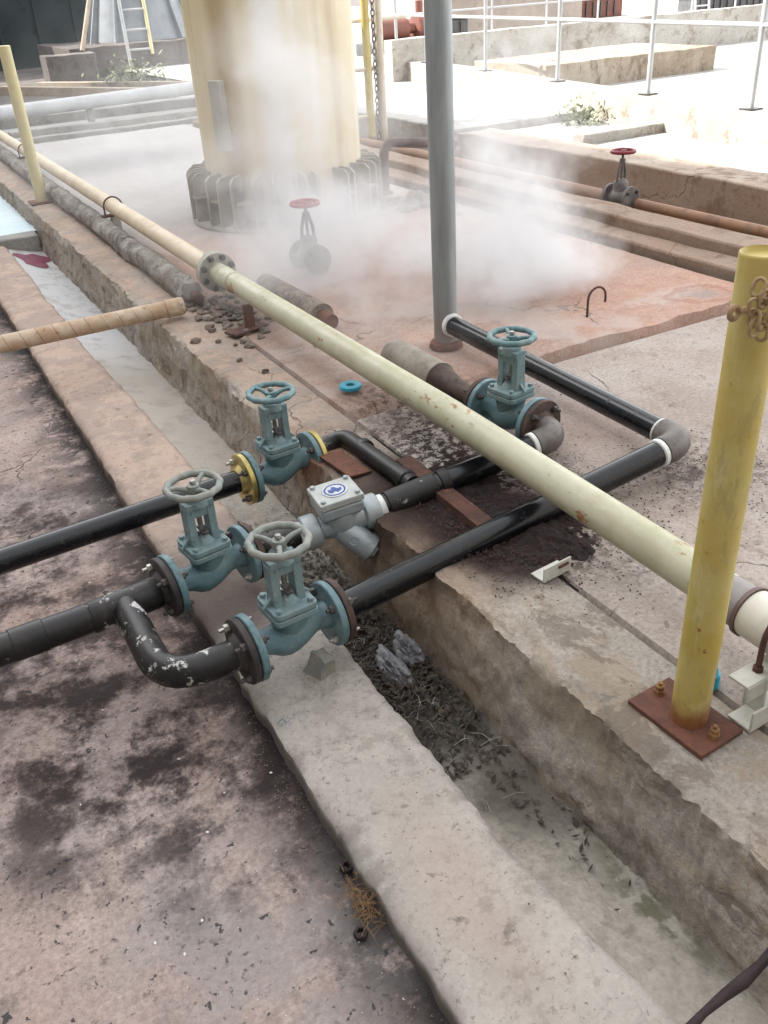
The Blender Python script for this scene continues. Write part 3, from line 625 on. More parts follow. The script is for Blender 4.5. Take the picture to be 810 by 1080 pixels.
q = MB(); q.lathe([(.113, .039), (.116, .039), (.1165, .037)], (0, 0, 0), (0, 0, 1), 36); em = q.build('emblem', M_badge, t)
q = MB(); q.torus((0, 0, .117), (0, 0, 1), .0315, .0028, 36, 8, flat=.4)
q.prism([(-.022, -.006), (-.012, -.016), (-.002, -.008), (.006, -.018), (.02, -.008), (.022, .004), (.01, .002), (.004, .014), (-.006, .018), (-.01, .004), (-.02, .008)], (0, 0, .1164), (1, 0, 0), (0, 1, 0), (0, 0, .0016)); q.build('emblem_mark', M_blue, t)

# rusty reducer behind valve 4
o = Vector((1.664, 2.415, .34)); t = thing('reducer_pipe', o, 'rusty capped reducer pipe widening behind the valve beyond the cream pipe', 'pipe')
q = MB(); q.lathe([(0, .036), (.13, .036), (.22, .053), (.27, .066)], (0, 0, 0), (-.03, 1, 0), 28); q.build('cone', M_rustflange, t, smooth=60)
q = MB(); q.lathe([(.26, .067), (.56, .07), (.6, .062), (.625, .04), (.63, .001)], (0, 0, 0), (-.03, 1, 0), 30); q.build('barrel', M_barrel, t, smooth=60)
q = MB(); q.box((-.02, .4, -.09), (.05, .05, .04)); q.build('foot', M_rust, t)
o = Vector((1.66, 3.72, .31)); t = thing('pipe_stub', o, 'short rusty grey pipe stub lying in the steam behind the cream pipe', 'pipe')
q = MB(); q.lathe([(0, .03), (0, .062), (.66, .06), (.7, .04)], (0, 0, 0), (-.02, 1, 0), 24); q.build('barrel', M_rubble, t, smooth=60)
q = MB(); q.lathe([(-.1, .034), (.03, .034)], (0, 0, 0), (-.02, 1, 0), 18); q.build('spigot', M_rust, t)

# ------------------------------------------------------------------ grey pole
t = thing('steel_pole', (2.0, 3.17, PZ+.01), 'tall galvanised grey steel pole rising out of the frame beside the steam', 'pole')
q = MB(); q.lathe([(0, .052), (5.2, .052)], (0, 0, 0), (-.004, 0, 1), 32); q.build('shaft', M_galv, t, smooth=60)
q = MB(); q.lathe([(0, .075), (.02, .07), (.03, .055)], (0, 0, 0), (0, 0, 1), 24); q.build('foot', M_rust, t)

# ------------------------------------------------------------------ long cream pipe
o = Vector((1.40, 4.42, .42)); t = thing('cream_pipe', o, 'long pale cream pipe running diagonally above the black pipes, bolted at a dark flange', 'pipe')
L = lambda *p: Vector(p)-o
MB().tube([L(1.405, 1.06, .42), L(1.424, 2.3, .42), L(1.40, 4.4, .42)], .051, 32).build('near_run', M_cream, t, smooth=60)
MB().tube([L(1.401, 1.11, .42), L(1.40, .95, .42)], .0525, 32).build('primed_section', M_greypipe, t, smooth=60)
MB().tube([L(1.40, .985, .42), L(1.36, -1.4, .42)], .0565, 32).build('end_run', M_whiterust, t, smooth=60)
MB().lathe([(-.005, .054), (-.005, .061), (.005, .061), (.005, .054)], L(1.40, .992, .42), (0, 1, 0), 32).build('collar', M_browniron, t)
MB().tube([L(1.40, 4.5, .42), L(1.385, 9, .42), L(1.38, 16, .41)], .05, 28).build('far_run', M_tancream, t, smooth=60)
for y0, y1 in ((4.395, 4.42), (4.424, 4.449)):
    f = MB(); f.lathe(flange_prof(0, y1-y0, .1), L(1.40, y0, .42), (0, 1, 0), 40).build('flange', M_fin, t)
for k in range(8):
    a = R(22.5+45*k); q = MB(); p = L(1.40+.08*math.cos(a), 4.36, .42+.08*math.sin(a)); q.cyl(p, p+Vector((0, .12, 0)), .009, seg=10)
    nut(q, p+Vector((0, .034, 0)), (0, -1, 0), .017, .024); nut(q, p+Vector((0, .09, 0)), (0, 1, 0), .017, .02); q.build('bolt', M_bolt, t)
for yy in (4.3, 4.16):
    MB().lathe([(-.006, .0505), (-.004, .0535), (.004, .0535), (.006, .0505)], L(1.401, yy, .42), (0, 1, 0), 32).build('weld_ring', M_cream, t)
# ubolts and supports along it
SG = 'supports holding up the cream pipe'
def ubolt_support(y, x, label):
    t = thing('pipe_support', (x, y, PZ+.012), label, 'pipe support', 0, SG)
    MB().box((0, 0, .06), (.06, .05, .12)).build('leg', M_support, t, bevel=.004)
    MB().box((0, 0, .105+.006), (.18, .06, .012)).build('saddle', M_rustdark, t)
    pts = [(-.064, 0, .09)] + [(.064*math.cos(R(180-180*k/10)), 0, .168+.064*math.sin(R(180-180*k/10))) for k in range(11)] + [(.064, 0, .09)]
    MB().tube(pts, .006, 10).build('u_bolt', M_rustdark, t, smooth=60)
ubolt_support(6.5, 1.393, 'low pipe support with rusty u bolt midway between flange and pale post')
ubolt_support(9.9, 1.385, 'low pipe support with u bolt beyond the pale yellow post')
t = thing('pipe_support', (1.37, 3.93, PZ+.014), 'flat rusty plate support under the cream pipe just before its bolted flange', 'pipe support', 0, SG)
MB().box((0, 0, .06), (.05, .012, .12)).build('leg', M_rust, t); MB().box((-.02, 0, .006), (.2, .09, .012), (0, 0, .3)).build('foot', M_rustdark, t, bevel=.003)
# near stand
t = thing('pipe_stand', (1.38, .88, PZ+.004), 'off white angle iron pipe stand with rusty clamp beside the yellow post', 'pipe support', R(2))
q = MB(); q.box((.06, 0, .004), (.34, .06, .008)); q.box((.06, -.028, .03), (.34, .006, .05)); q.build('base_angle', M_support, t, bevel=.002)
q = MB(); q.box((-.05, .015, .055), (.008, .05, .1)); q.box((-.03, .036, .055), (.045, .008, .1)); q.build('upright', M_support, t, bevel=.002)
q = MB(); q.box((-.03, .02, .106), (.16, .05, .007)); q.box((-.03, -.004, .086), (.16, .006, .04)); q.build('saddle', M_support, t, bevel=.002)
q = MB(); pts = [(-.05, .02, .09)] + [(.02+.07*math.cos(R(180-180*k/10)), .02, .18+.07*math.sin(R(180-180*k/10))) for k in range(11)] + [(.09, .02, .09)]
q.tube(pts, .0065, 10); nut(q, (-.05, .02, .109), (0, 0, 1), .012, .012); nut(q, (-.05, .02, .1), (0, 0, -1), .012, .012); q.build('u_bolt', M_rustdark, t, smooth=60)

# ------------------------------------------------------------------ yellow posts
t = thing('yellow_post', (1.195, .945, PZ), 'thick bright yellow post with rusty base plate in the right foreground', 'post', R(3))
q = MB(); q.lathe([(0, .0395), (.995, .0395), (.999, .0385), (1.0, .037), (.992, .034), (.99, .03)], (0, 0, .012), (0, 0, 1), 40); q.build('shaft', M_yellow, t, smooth=50)
q = MB(); q.box((-.002, .01, .006), (.13, .205, .012)); q.build('base_plate', M_rust, t, bevel=.002)
for sx, sy in ((.05, 1.25), (-.05, -1)):
    if 1:
        q = MB(); p = (sx*.078, sy*.07, .012); q.cyl(p, (p[0], p[1], .044), .005, seg=12); nut(q, p, (0, 0, 1), .0125, .013); nut(q, (p[0], p[1], .026), (0, 0, 1), .0105, .01); q.build('anchor_bolt', M_rustyellow, t)
q = MB(); q.tube([(-.062, -.012, .93), (.09, -.012, .925)], .006, 12); q.torus((-.07, -.012, .93), (0, 1, 0), .01, .005, 24, 10); q.build('eye_rod', M_chain, t, smooth=60)
# chain
t = thing('chain', (1.195, .945, PZ), 'short rusty chain draped over the eye at the top of the yellow post', 'chain', R(3))
def link(c, d, n, L=.0185, w=.0068, r=.0031):
    c = (-.052 + (c[0]+.052)*.6, -.04 + (c[1]+.04)*.6, .962 + (c[2]-.945)*.58); d, n = Vector(d).normalized(), Vector(n).normalized(); s = d.cross(n); c = Vector(c); pts = []
    for k in range(20):
        a = 2*math.pi*k/20; y = math.sin(a)*w*1.25; x = math.cos(a)*w*1.25 + (L/2-w*.6)*(1 if math.cos(a) > 0 else -1); pts.append(c + d*x + s*y)
    MB().tube(pts, r, 8, closed=True).build('link', M_chain, t, smooth=60)
for c, d, n in (((-.058, -.036, .965), (.4, -.1, 1), (1, .3, 0)), ((-.05, -.052, .935), (.1, 0, 1), (.2, 1, 0)), ((-.046, -.056, .905), (.1, 0, 1), (1, .1, 0)), ((-.07, -.04, .915), (-.2, 0, 1), (.3, 1, 0)),
                ((-.068, -.045, .885), (.1, 0, 1), (1, .2, 0)), ((-.043, -.058, .873), (.05, 0, 1), (.2, 1, .0)), ((-.04, -.056, .842), (.12, 0, 1), (1, .3, 0)), ((-.026, -.055, .945), (1, 0, .5), (0, .3, 1)), ((-.066, -.05, .858), (.1, 0, 1), (.2, 1, 0))):
    link(c, d, n)
t = thing('yellow_post', (1.165, 8.08, PZ), 'slim pale yellow post on a small rusty base at the far left', 'post')
q = MB(); q.lathe([(0, .046), (1.14, .046), (1.145, .04)], (0, 0, .012), (0, 0, 1), 28); q.build('shaft', M_paleyellow, t, smooth=50)
q = MB(); q.box((0, 0, .006), (.2, .2, .012)); q.build('base_plate', M_rust, t, bevel=.002)

# ------------------------------------------------------------------ tank
t = thing('tank', (2.6, 6.25, PZ+.012), 'big cream coloured cylindrical tank with rust streaks and finned base, wrapped in steam', 'tank')
q = MB(); q.lathe([(.05, .556), (5.2, .556)], (0, 0, 0), (0, 0, 1), 72); q.build('shell', M_tank, t, smooth=50)
q = MB(); q.lathe([(0, .56), (0, .7), (.022, .7), (.022, .56)], (0, 0, 0), (0, 0, 1), 64); q.build('base_ring', M_fin, t)
for k in range(17):
    a = 2*math.pi*(k+.5)/17; u = Vector((math.cos(a), math.sin(a), 0)); s = Vector((-u.y, u.x, 0))
    for sg in (-1, 1):
        q = MB(); q.prism([(.55, .02), (.695, .02), (.695, .31), (.66, .34), (.55, .345)], s*(sg*.05-.009+random.uniform(-.012, .012)), (u + s*random.uniform(-.1, .1)).normalized(), (0, 0, 1), s*.018)
        if sg > 0:
            q.prism([(-.044, .0), (.044, 0), (.044, .012), (-.044, .012)], u*.55+Vector((0, 0, .18)), s, (0, 0, 1), u*.14)
        q.jitter(.006, 5); q.build('gusset', M_gusset, t)
q = MB(); a = math.atan2(-.45, -.9); u = Vector((math.cos(a), math.sin(a), 0)); s = Vector((-u.y, u.x, 0))
q.prism([(-.05, .5), (.05, .5), (.05, .92), (-.05, .92)], u*.54, s, (0, 0, 1), u*.06); q.build('side_bracket', M_fin, t, bevel=.004)

# lagged + taped + other pipes
o = Vector((1.27, 4.5, .295)); t = thing('lagged_pipe', o, 'crumbling grey lagged pipe lying along the platform edge beneath the cream pipe', 'pipe')
q = MB(); n = 300; rings = []
for i in range(n+1):
    y = 7.0*i/n; yy = y + 4.5; cx = .02 + .012*fbm(yy*1.2, 3.); seg = 22; ring = []
    fr = (yy*5.2) % 1; groove = .014 if fr < .1 else 0
    for k in range(seg):
        a = 2*math.pi*k/seg; r = .066 + .012*fbm(yy*3, math.cos(a)*1.5, math.sin(a)*1.5) + .008*fbm(yy*12, math.cos(a)*4, math.sin(a)*4) - groove
        if i == 0 or i == n: r *= .5
        ring.append(Vector((cx + r*math.cos(a), y, r*math.sin(a))))
    rings.append(ring)
q.ringstack(rings); q.build('lagging', M_lag, t, smooth=50)
MB().tube([(.02, -.06, -.005), (.02, .1, 0)], .03, 16).build('pipe_end', M_rustdark, t, smooth=60)
o = Vector((1.16, 4.36, .3)); t = thing('taped_pipe', o, 'tan tape wrapped pipe crossing the trench from the left edge', 'pipe')
MB().tube([(-2.5, -.02, 0), (-.6, -.004, 0), (.02, .0, 0)], .041, 28).build('pipe_run', M_taped, t, smooth=60)
MB().lathe([(-.09, .0415), (-.088, .045), (-.005, .045), (.0, .042), (.002, .03)], (.015, 0, 0), (1, 0, 0), 28).build('end_band', M_taped, t)
o = Vector((.2, 13.0, .5)); t = thing('white_pipe', o, 'white pipe crossing the yard left of the tank in the background', 'pipe')
MB().tube([(-.9, -.4, -.02), (2, .1, 0), (5.2, .7, .01)], .085, 24).build('pipe_run', M_whitepipe, t, smooth=60)
for x in (.6, 2.6, 4.4): MB().box((x, -.05+x*.13, -.17), (.08, .1, .18)).build('support', M_greyc, t)
for yy, h_, x0 in ((11.9, .06, 1.5), (12.35, .1, 1.6), (13.75, .12, .4)):
    wallbox('low_wall', x0, 5.3, yy, yy+.16, .2, .236+h_, M_greyc, {11.9: 'nearest thin pale kerb across the yard in front of the white pipe', 12.35: 'second pale kerb close under the white pipe', 13.75: 'pale kerb just behind the white pipe'}[yy], cat='kerb', group='pale kerbs by the white pipe')
t = thing('bent_pipe', (3.38, 6.2, PZ), 'dark brown iron pipe bending over at the right of the tank base', 'pipe')
MB().tube(fillet([(0, 0, 0), (.02, 0, .385), (.65, .0, .3)], .09), .036, 20).build('pipe_run', M_browniron, t, smooth=60)
MB().lathe([(0, .07), (.02, .07), (.03, .045), (.09, .045)], (0, 0, .014), (0, 0, 1), 20).build('foot', M_rustdark, t)
t = thing('channel_pipe', (4.45, -3, .26), 'orange brown pipe lying in the channel at right', 'pipe')
MB().tube([(.1, 0, 0), (.0, 7.6, .01)], .034, 20).build('pipe_run', M_channelpipe, t, smooth=60)
MB().tube([(.0, 7.84, .01), (-.03, 14.2, .01)], .045, 20).build('pipe_run', M_channelpipe, t, smooth=60)
for yy in (1.5, 4.5, 6.6, 9.6, 12.5): MB().box((.04, yy, -.1), (.12, .14, .13)).build('support', M_greyc, t, bevel=.01)

# ------------------------------------------------------------------ small things on the ground
def ring_disc(loc, R0, R1, h, mat, name, label, cat):
    q = MB(); q.lathe([(0, R1), (0, R0), (h*.8, R0), (h, R0*.96), (h, R1), (0, R1)], (0, 0, 0), (0, 0, 1), 32, caps=False); return q.build(name, mat, None, label=label, cat=cat)
o = ring_disc((0, 0, 0), .045, .017, .012, M_cyan, 'plastic_ring', 'flat sky blue plastic ring lying beside the cream pipe', 'plastic ring'); o.location = (1.425, 2.985, PZ+.021)
q = MB(); q.lathe([(0, .02), (0, .022), (.035, .021), (.04, .015), (.055, .013)], (0, 0, 0), (0, 0, 1), 20); q.build('bottle_cap', M_cyan, label='small sky blue plastic cap behind the rusty base of the yellow post', cat='bottle cap').location = (1.315, 1.0, PZ+.004)
# bracket
t = thing('angle_bracket', (1.295, 1.545, PZ+.004), 'small off white angle bracket lying on the platform under the cream pipe', 'bracket', R(6))
q = MB(); q.box((0, 0, .003), (.1, .05, .006)); q.box((0, -.024, .022), (.1, .005, .044)); q.build('plate', M_support, t, bevel=.001)
q = MB(); q.box((.02, -.0285, .03), (.035, .004, .008)); q.build('rust_weld', M_rust, t)
# rusty channel bar
t = thing('steel_channel', (1.27, 1.8, PZ-.006), 'rusty steel channel bar lying along the platform edge under the black pipes', 'steel bar', R(-1.5))
q = MB(); q.box((0, .24, .034), (.058, .56, .007)); q.box((-.026, .24, .0145), (.006, .56, .031)); q.box((.026, .24, .0145), (.006, .56, .031)); q.jitter(.004, 6); q.build('channel', M_rustbar, t, bevel=.001)
q = MB(); q.box((0, 0, 0), (.09, .2, .008), (0, .12, .1)); q.build('steel_plate', M_rust, label='flat rusty plate on the wall edge beside the yellow flanged valve', cat='steel plate', origin=(0, 0, 0), bevel=.002).location = (1.115, 2.43, PZ+.01)
# block under valve
q = MB(); q.box((0, 0, .026), (.05, .068, .07), (.2, .25, .3), taper=.8); bmesh.ops.subdivide_edges(q.bm, edges=q.bm.edges[:], cuts=5, use_grid_fill=True); q.jitter(.006, 18); q.jitter(.004, 50); q.build('support_block', M_block, label='small grey wrapped block propping up the nearest valve on the kerb', cat='block').location = (.665, 1.72, .055)
# nuts
NG = 'rusty ring nuts lying by the kerb'
for x, y_, l, a in ((.452, 1.17, 'upper rusty ring nut lying on the floor against the kerb', .5), (.408, 1.015, 'lower rusty ring nut below the straw at the kerb', .1)):
    q = MB(); q.lathe([(0, .0085), (0, .0155), (.013, .0155), (.0145, .014), (.0145, .0085), (0, .0085)], (0, 0, 0), (0, 0, 1), 6, caps=False); oo = q.build('ring_nut', M_rod, label=l, cat='nut', group=NG, bevel=.002); oo.location = (x, y_, .006); oo.rotation_euler = (a*.5, a*.3, a)
# straw clump
q = MB()
for i in range(110):
    a = random.uniform(0, 6.28); c = Vector((random.gauss(0, .018), random.gauss(0, .035), random.uniform(.004, .03))); L_ = random.uniform(.02, .045)
    dv = Vector((math.cos(a), math.sin(a), random.uniform(-.25, .4)))*L_*.5
    q.tube([c-dv, c+Vector((0, 0, .006)), c+dv], .0007, 4)
q.build('straw_tuft', M_straw, label='little tuft of dry straw against the kerb between two nuts', cat='straw').location = (.44, 1.075, .004)
# rod bottom right
q = MB(); pts = [Vector((-.35, -.06+.006*math.sin(i), 0))+Vector((1.1*i/24, .14*i/24, .02*math.sin(i*.7)*.3)) for i in range(25)]
q.tube(pts, [.009+.0018*math.sin(i*2.1)+.001*math.sin(i*5.3) for i in range(25)], 10); q.jitter(.004, 30); q.build('rusty_rod', M_rod, label='dark rusty rod crossing the trench at the bottom right corner', cat='rod').location = (.76, .5, .19)
# hook
q = MB(); pts = [(-.052, 0, -.03), (-.052, 0, .07)] + [(.052*math.cos(R(180-18*k)), 0, .08+.05*math.sin(R(180-18*k))) for k in range(11)] + [(.052, 0, .05)]
q.tube(pts, .0055, 8); q.build('lifting_hook', M_rustdark, label='thin steel lifting loop standing out of the red stained floor', cat='hook').location = (2.76, 3.06, PZ+.02)
# plastic bags
def bag(loc, s, label):
    q = MB(); bmesh.ops.create_icosphere(q.bm, subdivisions=4, radius=1)
    for v in q.bm.verts:
        p = v.co.copy(); v.co = Vector((p.x*s[0], p.y*s[1], p.z*s[2]))*(1 + .5*fbm(p.x*1.3+loc[1], p.y*1.3, p.z*1.3) + .22*abs(fbm(p.x*4, p.y*4+loc[0], p.z*4)))
    q.build('plastic_bag', M_bag, label=label, cat='plastic bag', smooth=30, group='crumpled plastic bags in the trench').location = loc
bag((.885, 1.72, -.035), (.028, .075, .035), 'crumpled grey plastic bag nearer the kerb among the trench litter')
bag((.95, 1.75, -.02), (.028, .055, .045), 'crumpled grey plastic bag lying against the trench wall')
# litter in trench (uncountable)
q = MB()
for i in range(4200):
    x = random.uniform(.79, .99); y_ = min(2.7, random.gauss(1.75, .33)) if i % 3 else random.uniform(.9, 2.5)
    if y_ < 1.3 and (x < .88 or i % 4): continue
    z = tfz(x, y_) + random.uniform(.0, .03 if abs(y_-1.75) < .35 else .006); a = random.uniform(0, 6.28); L_ = random.uniform(.003, .013); w = L_*random.uniform(.12, .6)
    u = Vector((math.cos(a), math.sin(a), random.uniform(-.5, .5)))*L_; v = Vector((-math.sin(a), math.cos(a), random.uniform(-.5, .5)))*w; c = Vector((x, y_, z+.004))
    q.bm.faces.new([q.bm.verts.new(p) for p in (c-u, c+v, c+u+Vector((0, 0, .004)), c-v)])
q.build('leaf_litter', M_litter, kind='stuff', label='dead leaves and twigs in the trench', cat='litter')
q = MB()
for i in range(260):
    x = random.uniform(.79, .985); y_ = random.gauss(1.8, .25); z = tfz(x, y_)+.012; a = random.uniform(0, 6.28); L_ = random.uniform(.015, .07)
    d_ = Vector((math.cos(a), math.sin(a), random.uniform(-.15, .3)))*L_*.5
    q.tube([Vector((x, y_, z))-d_, Vector((x+.006, y_, z+.008)), Vector((x, y_, z))+d_], .0011, 5)
q.build('twigs', M_lag, kind='stuff', label='grey dry twigs in the trench litter', cat='twigs')
def heap(u, v):
    x = 1.1 + .62*u; y_ = 1.45 + 1.15*v; d = max(0, 1-math.hypot((x-1.38)/.2, (y_-1.72)/.24))*.034 + max(0, 1-math.hypot((x-1.36)/.24, (y_-2.1)/.32))*.026
    return Vector((x, y_, PZ - .009 + d + .011*fbm(x*9, y_*9)*min(1, d*60) + .006*fbm(x*45, y_*45)*min(1, d*60)))
MB().grid(heap, 130, 240).build('debris_heap', M_heap, kind='stuff', label='dark red black scale heaped under the pipes', cat='debris', smooth=25)
# rust flakes on platform
q = MB()
for i in range(6500):
    cx, cy, sp = random.choice(((1.5, 1.72, .17), (1.42, 2.15, .2), (1.55, 2.45, .2), (2.05, 1.7, .16), (1.3, 1.75, .12)))
    x, y_ = random.gauss(cx, sp), random.gauss(cy, sp)
    if x < 1.09 or y_ > 2.7: continue
    a = random.uniform(0, 6.28); L_ = random.uniform(.0015, .006); u = Vector((math.cos(a), math.sin(a), random.uniform(-.3, .3)))*L_; v = Vector((-math.sin(a), math.cos(a), random.uniform(-.3, .3)))*L_*.6; c = Vector((x, y_, PZ+.009))
    q.bm.faces.new([q.bm.verts.new(p) for p in (c-u, c+v, c+u, c-v)])
q.build('rust_flakes', M_flake, kind='stuff', label='dark red rust flakes scattered over the platform', cat='rust flakes')
q = MB()
for i in range(150):
    x, y_ = (random.gauss(.2, .22), random.gauss(1.25, .35)) if i % 2 else (random.gauss(.3, .25), random.gauss(2.4, .6))
    if x > .44 or x < -.6: continue
    a = random.uniform(0, 6.28); L_ = random.choice((.001, .0012, .0015, .0018, .002, .0045))*random.uniform(.7, 1.2); u = Vector((math.cos(a), math.sin(a), .1))*L_; v = Vector((-math.sin(a), math.cos(a), .1))*L_*.7; c = Vector((x, y_, .009))
    q.bm.faces.new([q.bm.verts.new(p) for p in (c-u, c+v, c+u, c-v)])
q.build('paint_chips', M_chip, kind='stuff', label='white paint chips scattered on the dirty floor', cat='paint chips')
q = MB()
def speck(x, y_, z, r):
    a = random.uniform(0, 6.28); vs_ = [q.bm.verts.new((x + r*random.uniform(.6, 1.3)*math.cos(a+k*2.09), y_ + r*random.uniform(.6, 1.3)*math.sin(a+k*2.09), z)) for k in range(3)]; top = q.bm.verts.new((x, y_, z + r*random.uniform(.6, 1.2)))
    for k in range(3): q.bm.faces.new((vs_[k], vs_[(k+1) % 3], top))
for i in range(3800):
    k = i % 5
    if k < 2: y_ = random.uniform(.5, 4.8); x = outer(y_) - abs(random.gauss(0, .05)) - .004; z = .004
    elif k == 2: x, y_, z = random.uniform(-.6, .45), random.uniform(.6, 3.5), .004
    elif k == 3: y_ = random.uniform(.7, 5); x = random.uniform(outer(y_)+.02, inner(y_)-.02); z = .062 if random.random() < .5 else -9
    else: x, y_, z = random.uniform(1.1, 2.6), random.uniform(.4, 2.7), PZ + .002
    if z > -1: speck(x, y_, z, random.choice((.001, .0012, .0016, .002, .003)))
q.build('grit', M_rubble, kind='stuff', label='fine grit scattered over the concrete', cat='grit')
# rubble around pipe ends (uncountable)
q = MB()
def rock(c, r):
    b = bmesh.ops.create_icosphere(q.bm, subdivisions=2, radius=r)['verts']
    for v in b:
        p = v.co.copy(); k = 1 + .55*fbm(p.x/r+c[0]*7, p.y/r+c[1]*5, p.z/r); v.co = Vector((p.x*1.2*k, p.y*k, p.z*.7*k)) + Vector(c)
for i in range(110): rock((random.gauss(1.36, .1), random.gauss(4.3, .2), PZ+.01), random.uniform(.004, .022))
for i in range(40): rock((random.gauss(3.35, .14), random.gauss(5.75, .16), PZ+.03), random.uniform(.02, .065))
for i in range(16): rock((random.gauss(1.25, .09), random.gauss(3.85, .2), PZ+.008), random.uniform(.008, .025))
q.build('rubble', M_rubble, kind='stuff', label='broken grey rubble around the pipe ends', cat='rubble', smooth=25)

# ------------------------------------------------------------------ right hand background
wallbox('concrete_slab', 4.98, 7.15, 7.62, 11.4, .1, .41, M_white, 'low white concrete slab left of the grey pole in the sunlit yard', cat='slab', amp=.006)
wallbox('low_wall', 5.45, 6.6, 6.35, 6.5, .3, .42, M_bund, 'pale broken kerb running right from the weeds', cat='kerb', amp=.01)
# kerb with railing
def along(t): return Vector((7.62, 12.65, .0)) + Vector((-1.32, -7.45, .0))*t
q = MB(); a_, b_ = along(-.3), along(1.5); dd = (b_-a_).normalized(); nn = Vector((-dd.y, dd.x, 0))
q.prism([(-.12, .3), (.16, .3), (.16, .6), (-.12, .6)], a_, nn, (0, 0, 1), b_-a_); bmesh.ops.subdivide_edges(q.bm, edges=q.bm.edges[:], cuts=6, use_grid_fill=True); q.jitter(.01, 4)
q.build('low_wall', M_bund, label='long pale kerb wall carrying the white railing posts', cat='low wall', bevel=.01)
t = thing('railing', along(0)+Vector((0, 0, .6)), 'white tube railing on the long kerb wall at the back right', 'railing')
o = along(0)+Vector((0, 0, .6))
for k in (-.13, .038, .308, .556, .786, .978, 1.2):
    p = along(k)+Vector((0, 0, .6))-o; MB().cyl(p, p+Vector((0, 0, 1.15)), .023, seg=16).build('post', M_rail, t)
    MB().box(p+Vector((0, 0, .008)), (.13, .13, .012)).build('foot_plate', M_bolt, t)
for h_ in (.6, 1.12): MB().tube([along(-.13)+Vector((0, 0, .6+h_))-o, along(1.45)+Vector((0, 0, .6+h_))-o], .019, 12).build('rail', M_rail, t, smooth=60)
# bund walls behind
wallbox('bund_wall', 7.3, 22, 12.9, 13.15, .3, .9, M_bund, 'whitewashed bund wall behind the railing posts', cat='wall', amp=.008)
wallbox('bund_wall', 7.75, 10.7, 9.8, 11.4, .2, .64, M_tan, 'stained tan concrete wall block behind the white railing', cat='wall', amp=.01)
# beige rail ladder with yellow post by the tank
t = thing('guard_rail', (4.6, 8.6, PZ), 'beige guard rail with yellow upright and chain beside the tank', 'railing')
MB().cyl((.12, 0, 0), (.12, 0, 1.5), .045, seg=16).build('post', M_beigerail, t); MB().cyl((-.02, 0, 0), (-.02, 0, 1.5), .04, seg=16).build('post', M_yellow, t)
for z in (.25, .68, 1.1): MB().tube([(-.3, 0, z), (.6 if z > 1 else .16, .3 if z > 1 else 0, z)], .02, 10).build('rail', M_beigerail, t, smooth=60)
cq = MB()
for i in range(26):
    cc = Vector((.05, -.03, .06+i*.055)); dvec = Vector((0, 1, 0)) if i % 2 else Vector((1, 0, 0)); pts = [cc + Vector((0, 0, 1))*math.cos(2*math.pi*k/14)*.035 + dvec*math.sin(2*math.pi*k/14)*.018 for k in range(14)]
    cq.tube(pts, .007, 6, closed=True)
cq.build('hanging_chain', M_grimy, t, smooth=60)
# second railing further back + machinery
t = thing('railing', (9, 17, .33), 'thin white railing far behind the whitewashed walls', 'railing')
for k in range(9): MB().cyl((k*1.4-1.2, 0, 0), (k*1.4-1.2, 0, 1.5), .022, seg=10).build('post', M_rail, t)
for z in (.75, 1.4): MB().tube([(-1.2, 0, z), (10, 0, z)], .018, 8).build('rail', M_rail, t)
t = thing('pump', (10.6, 18.3, .33), 'red brown pump set on a dark plinth behind the railing', 'pump')
MB().box((0, 0, .12), (1.8, .8, .24)).build('plinth', M_dark, t, bevel=.02); MB().lathe([(-.6, .1), (-.58, .2), (.1, .2), (.14, .1), (.3, .1), (.32, .24), (.55, .24), (.6, .1)], (0, 0, .45), (1, 0, 0), 24).build('motor', M_mach, t); MB().cyl((.45, 0, .45), (.45, 0, .95), .08).build('outlet', M_mach, t)
t = thing('shed', (16.5, 24, .3), 'low shed with brown sloping roof far behind the railing', 'shed')
MB().box((0, 0, .6), (5, 3, 1.2)).build('wall', M_peach, t, bevel=.02); MB().prism([(-1.9, 1.1), (0, 2.2), (1.9, 1.1), (1.9, 1.2), (0, 2.32), (-1.9, 1.2)], (-2.7, 0, 0), (0, 1, 0), (0, 0, 1), (5.4, 0, 0)).build('roof', M_roof, t)
for i, (x, y_, w, h_, mm, l) in enumerate(((20.2, 24.5, 3.2, .55, M_mach, 'long brown machine casing lying far back in the yard'), (25.0, 22.5, 3.4, .4, M_dark, 'dark slatted casing far back at right'), (13.0, 21, 1.6, .5, M_dark, 'dark grey machine box beyond the whitewashed wall'))):
    t = thing('machine_casing', (x, y_, .33), l, 'machine', R(-8), 'machine casings in the far yard')
    MB().box((0, 0, h_*.45), (w, .9, h_*.9)).build('casing', mm, t, bevel=.03)
    for k in range(int(w/.25)): MB().box((-w/2+.15+k*.25, -.47, h_*.45), (.05, .05, h_*.7)).build('rib', M_bolt, t)
    MB().box((0, 0, h_*.95), (w*1.03, 1., .05)).build('cover', mm, t, bevel=.01)
t = thing('step_ladder', (20.6, 19.5, .33), 'white step ladder leaning far back at the upper right', 'ladder', 0, None, R(-8))
for x in (-.25, .25): MB().cyl((x, 0, 0), (x, 0, 2.2), .03, seg=8).build('stile', M_rail, t)
for k in range(7): MB().cyl((-.25, 0, .3+k*.28), (.25, 0, .3+k*.28), .02, seg=8).build('rung', M_rail, t)
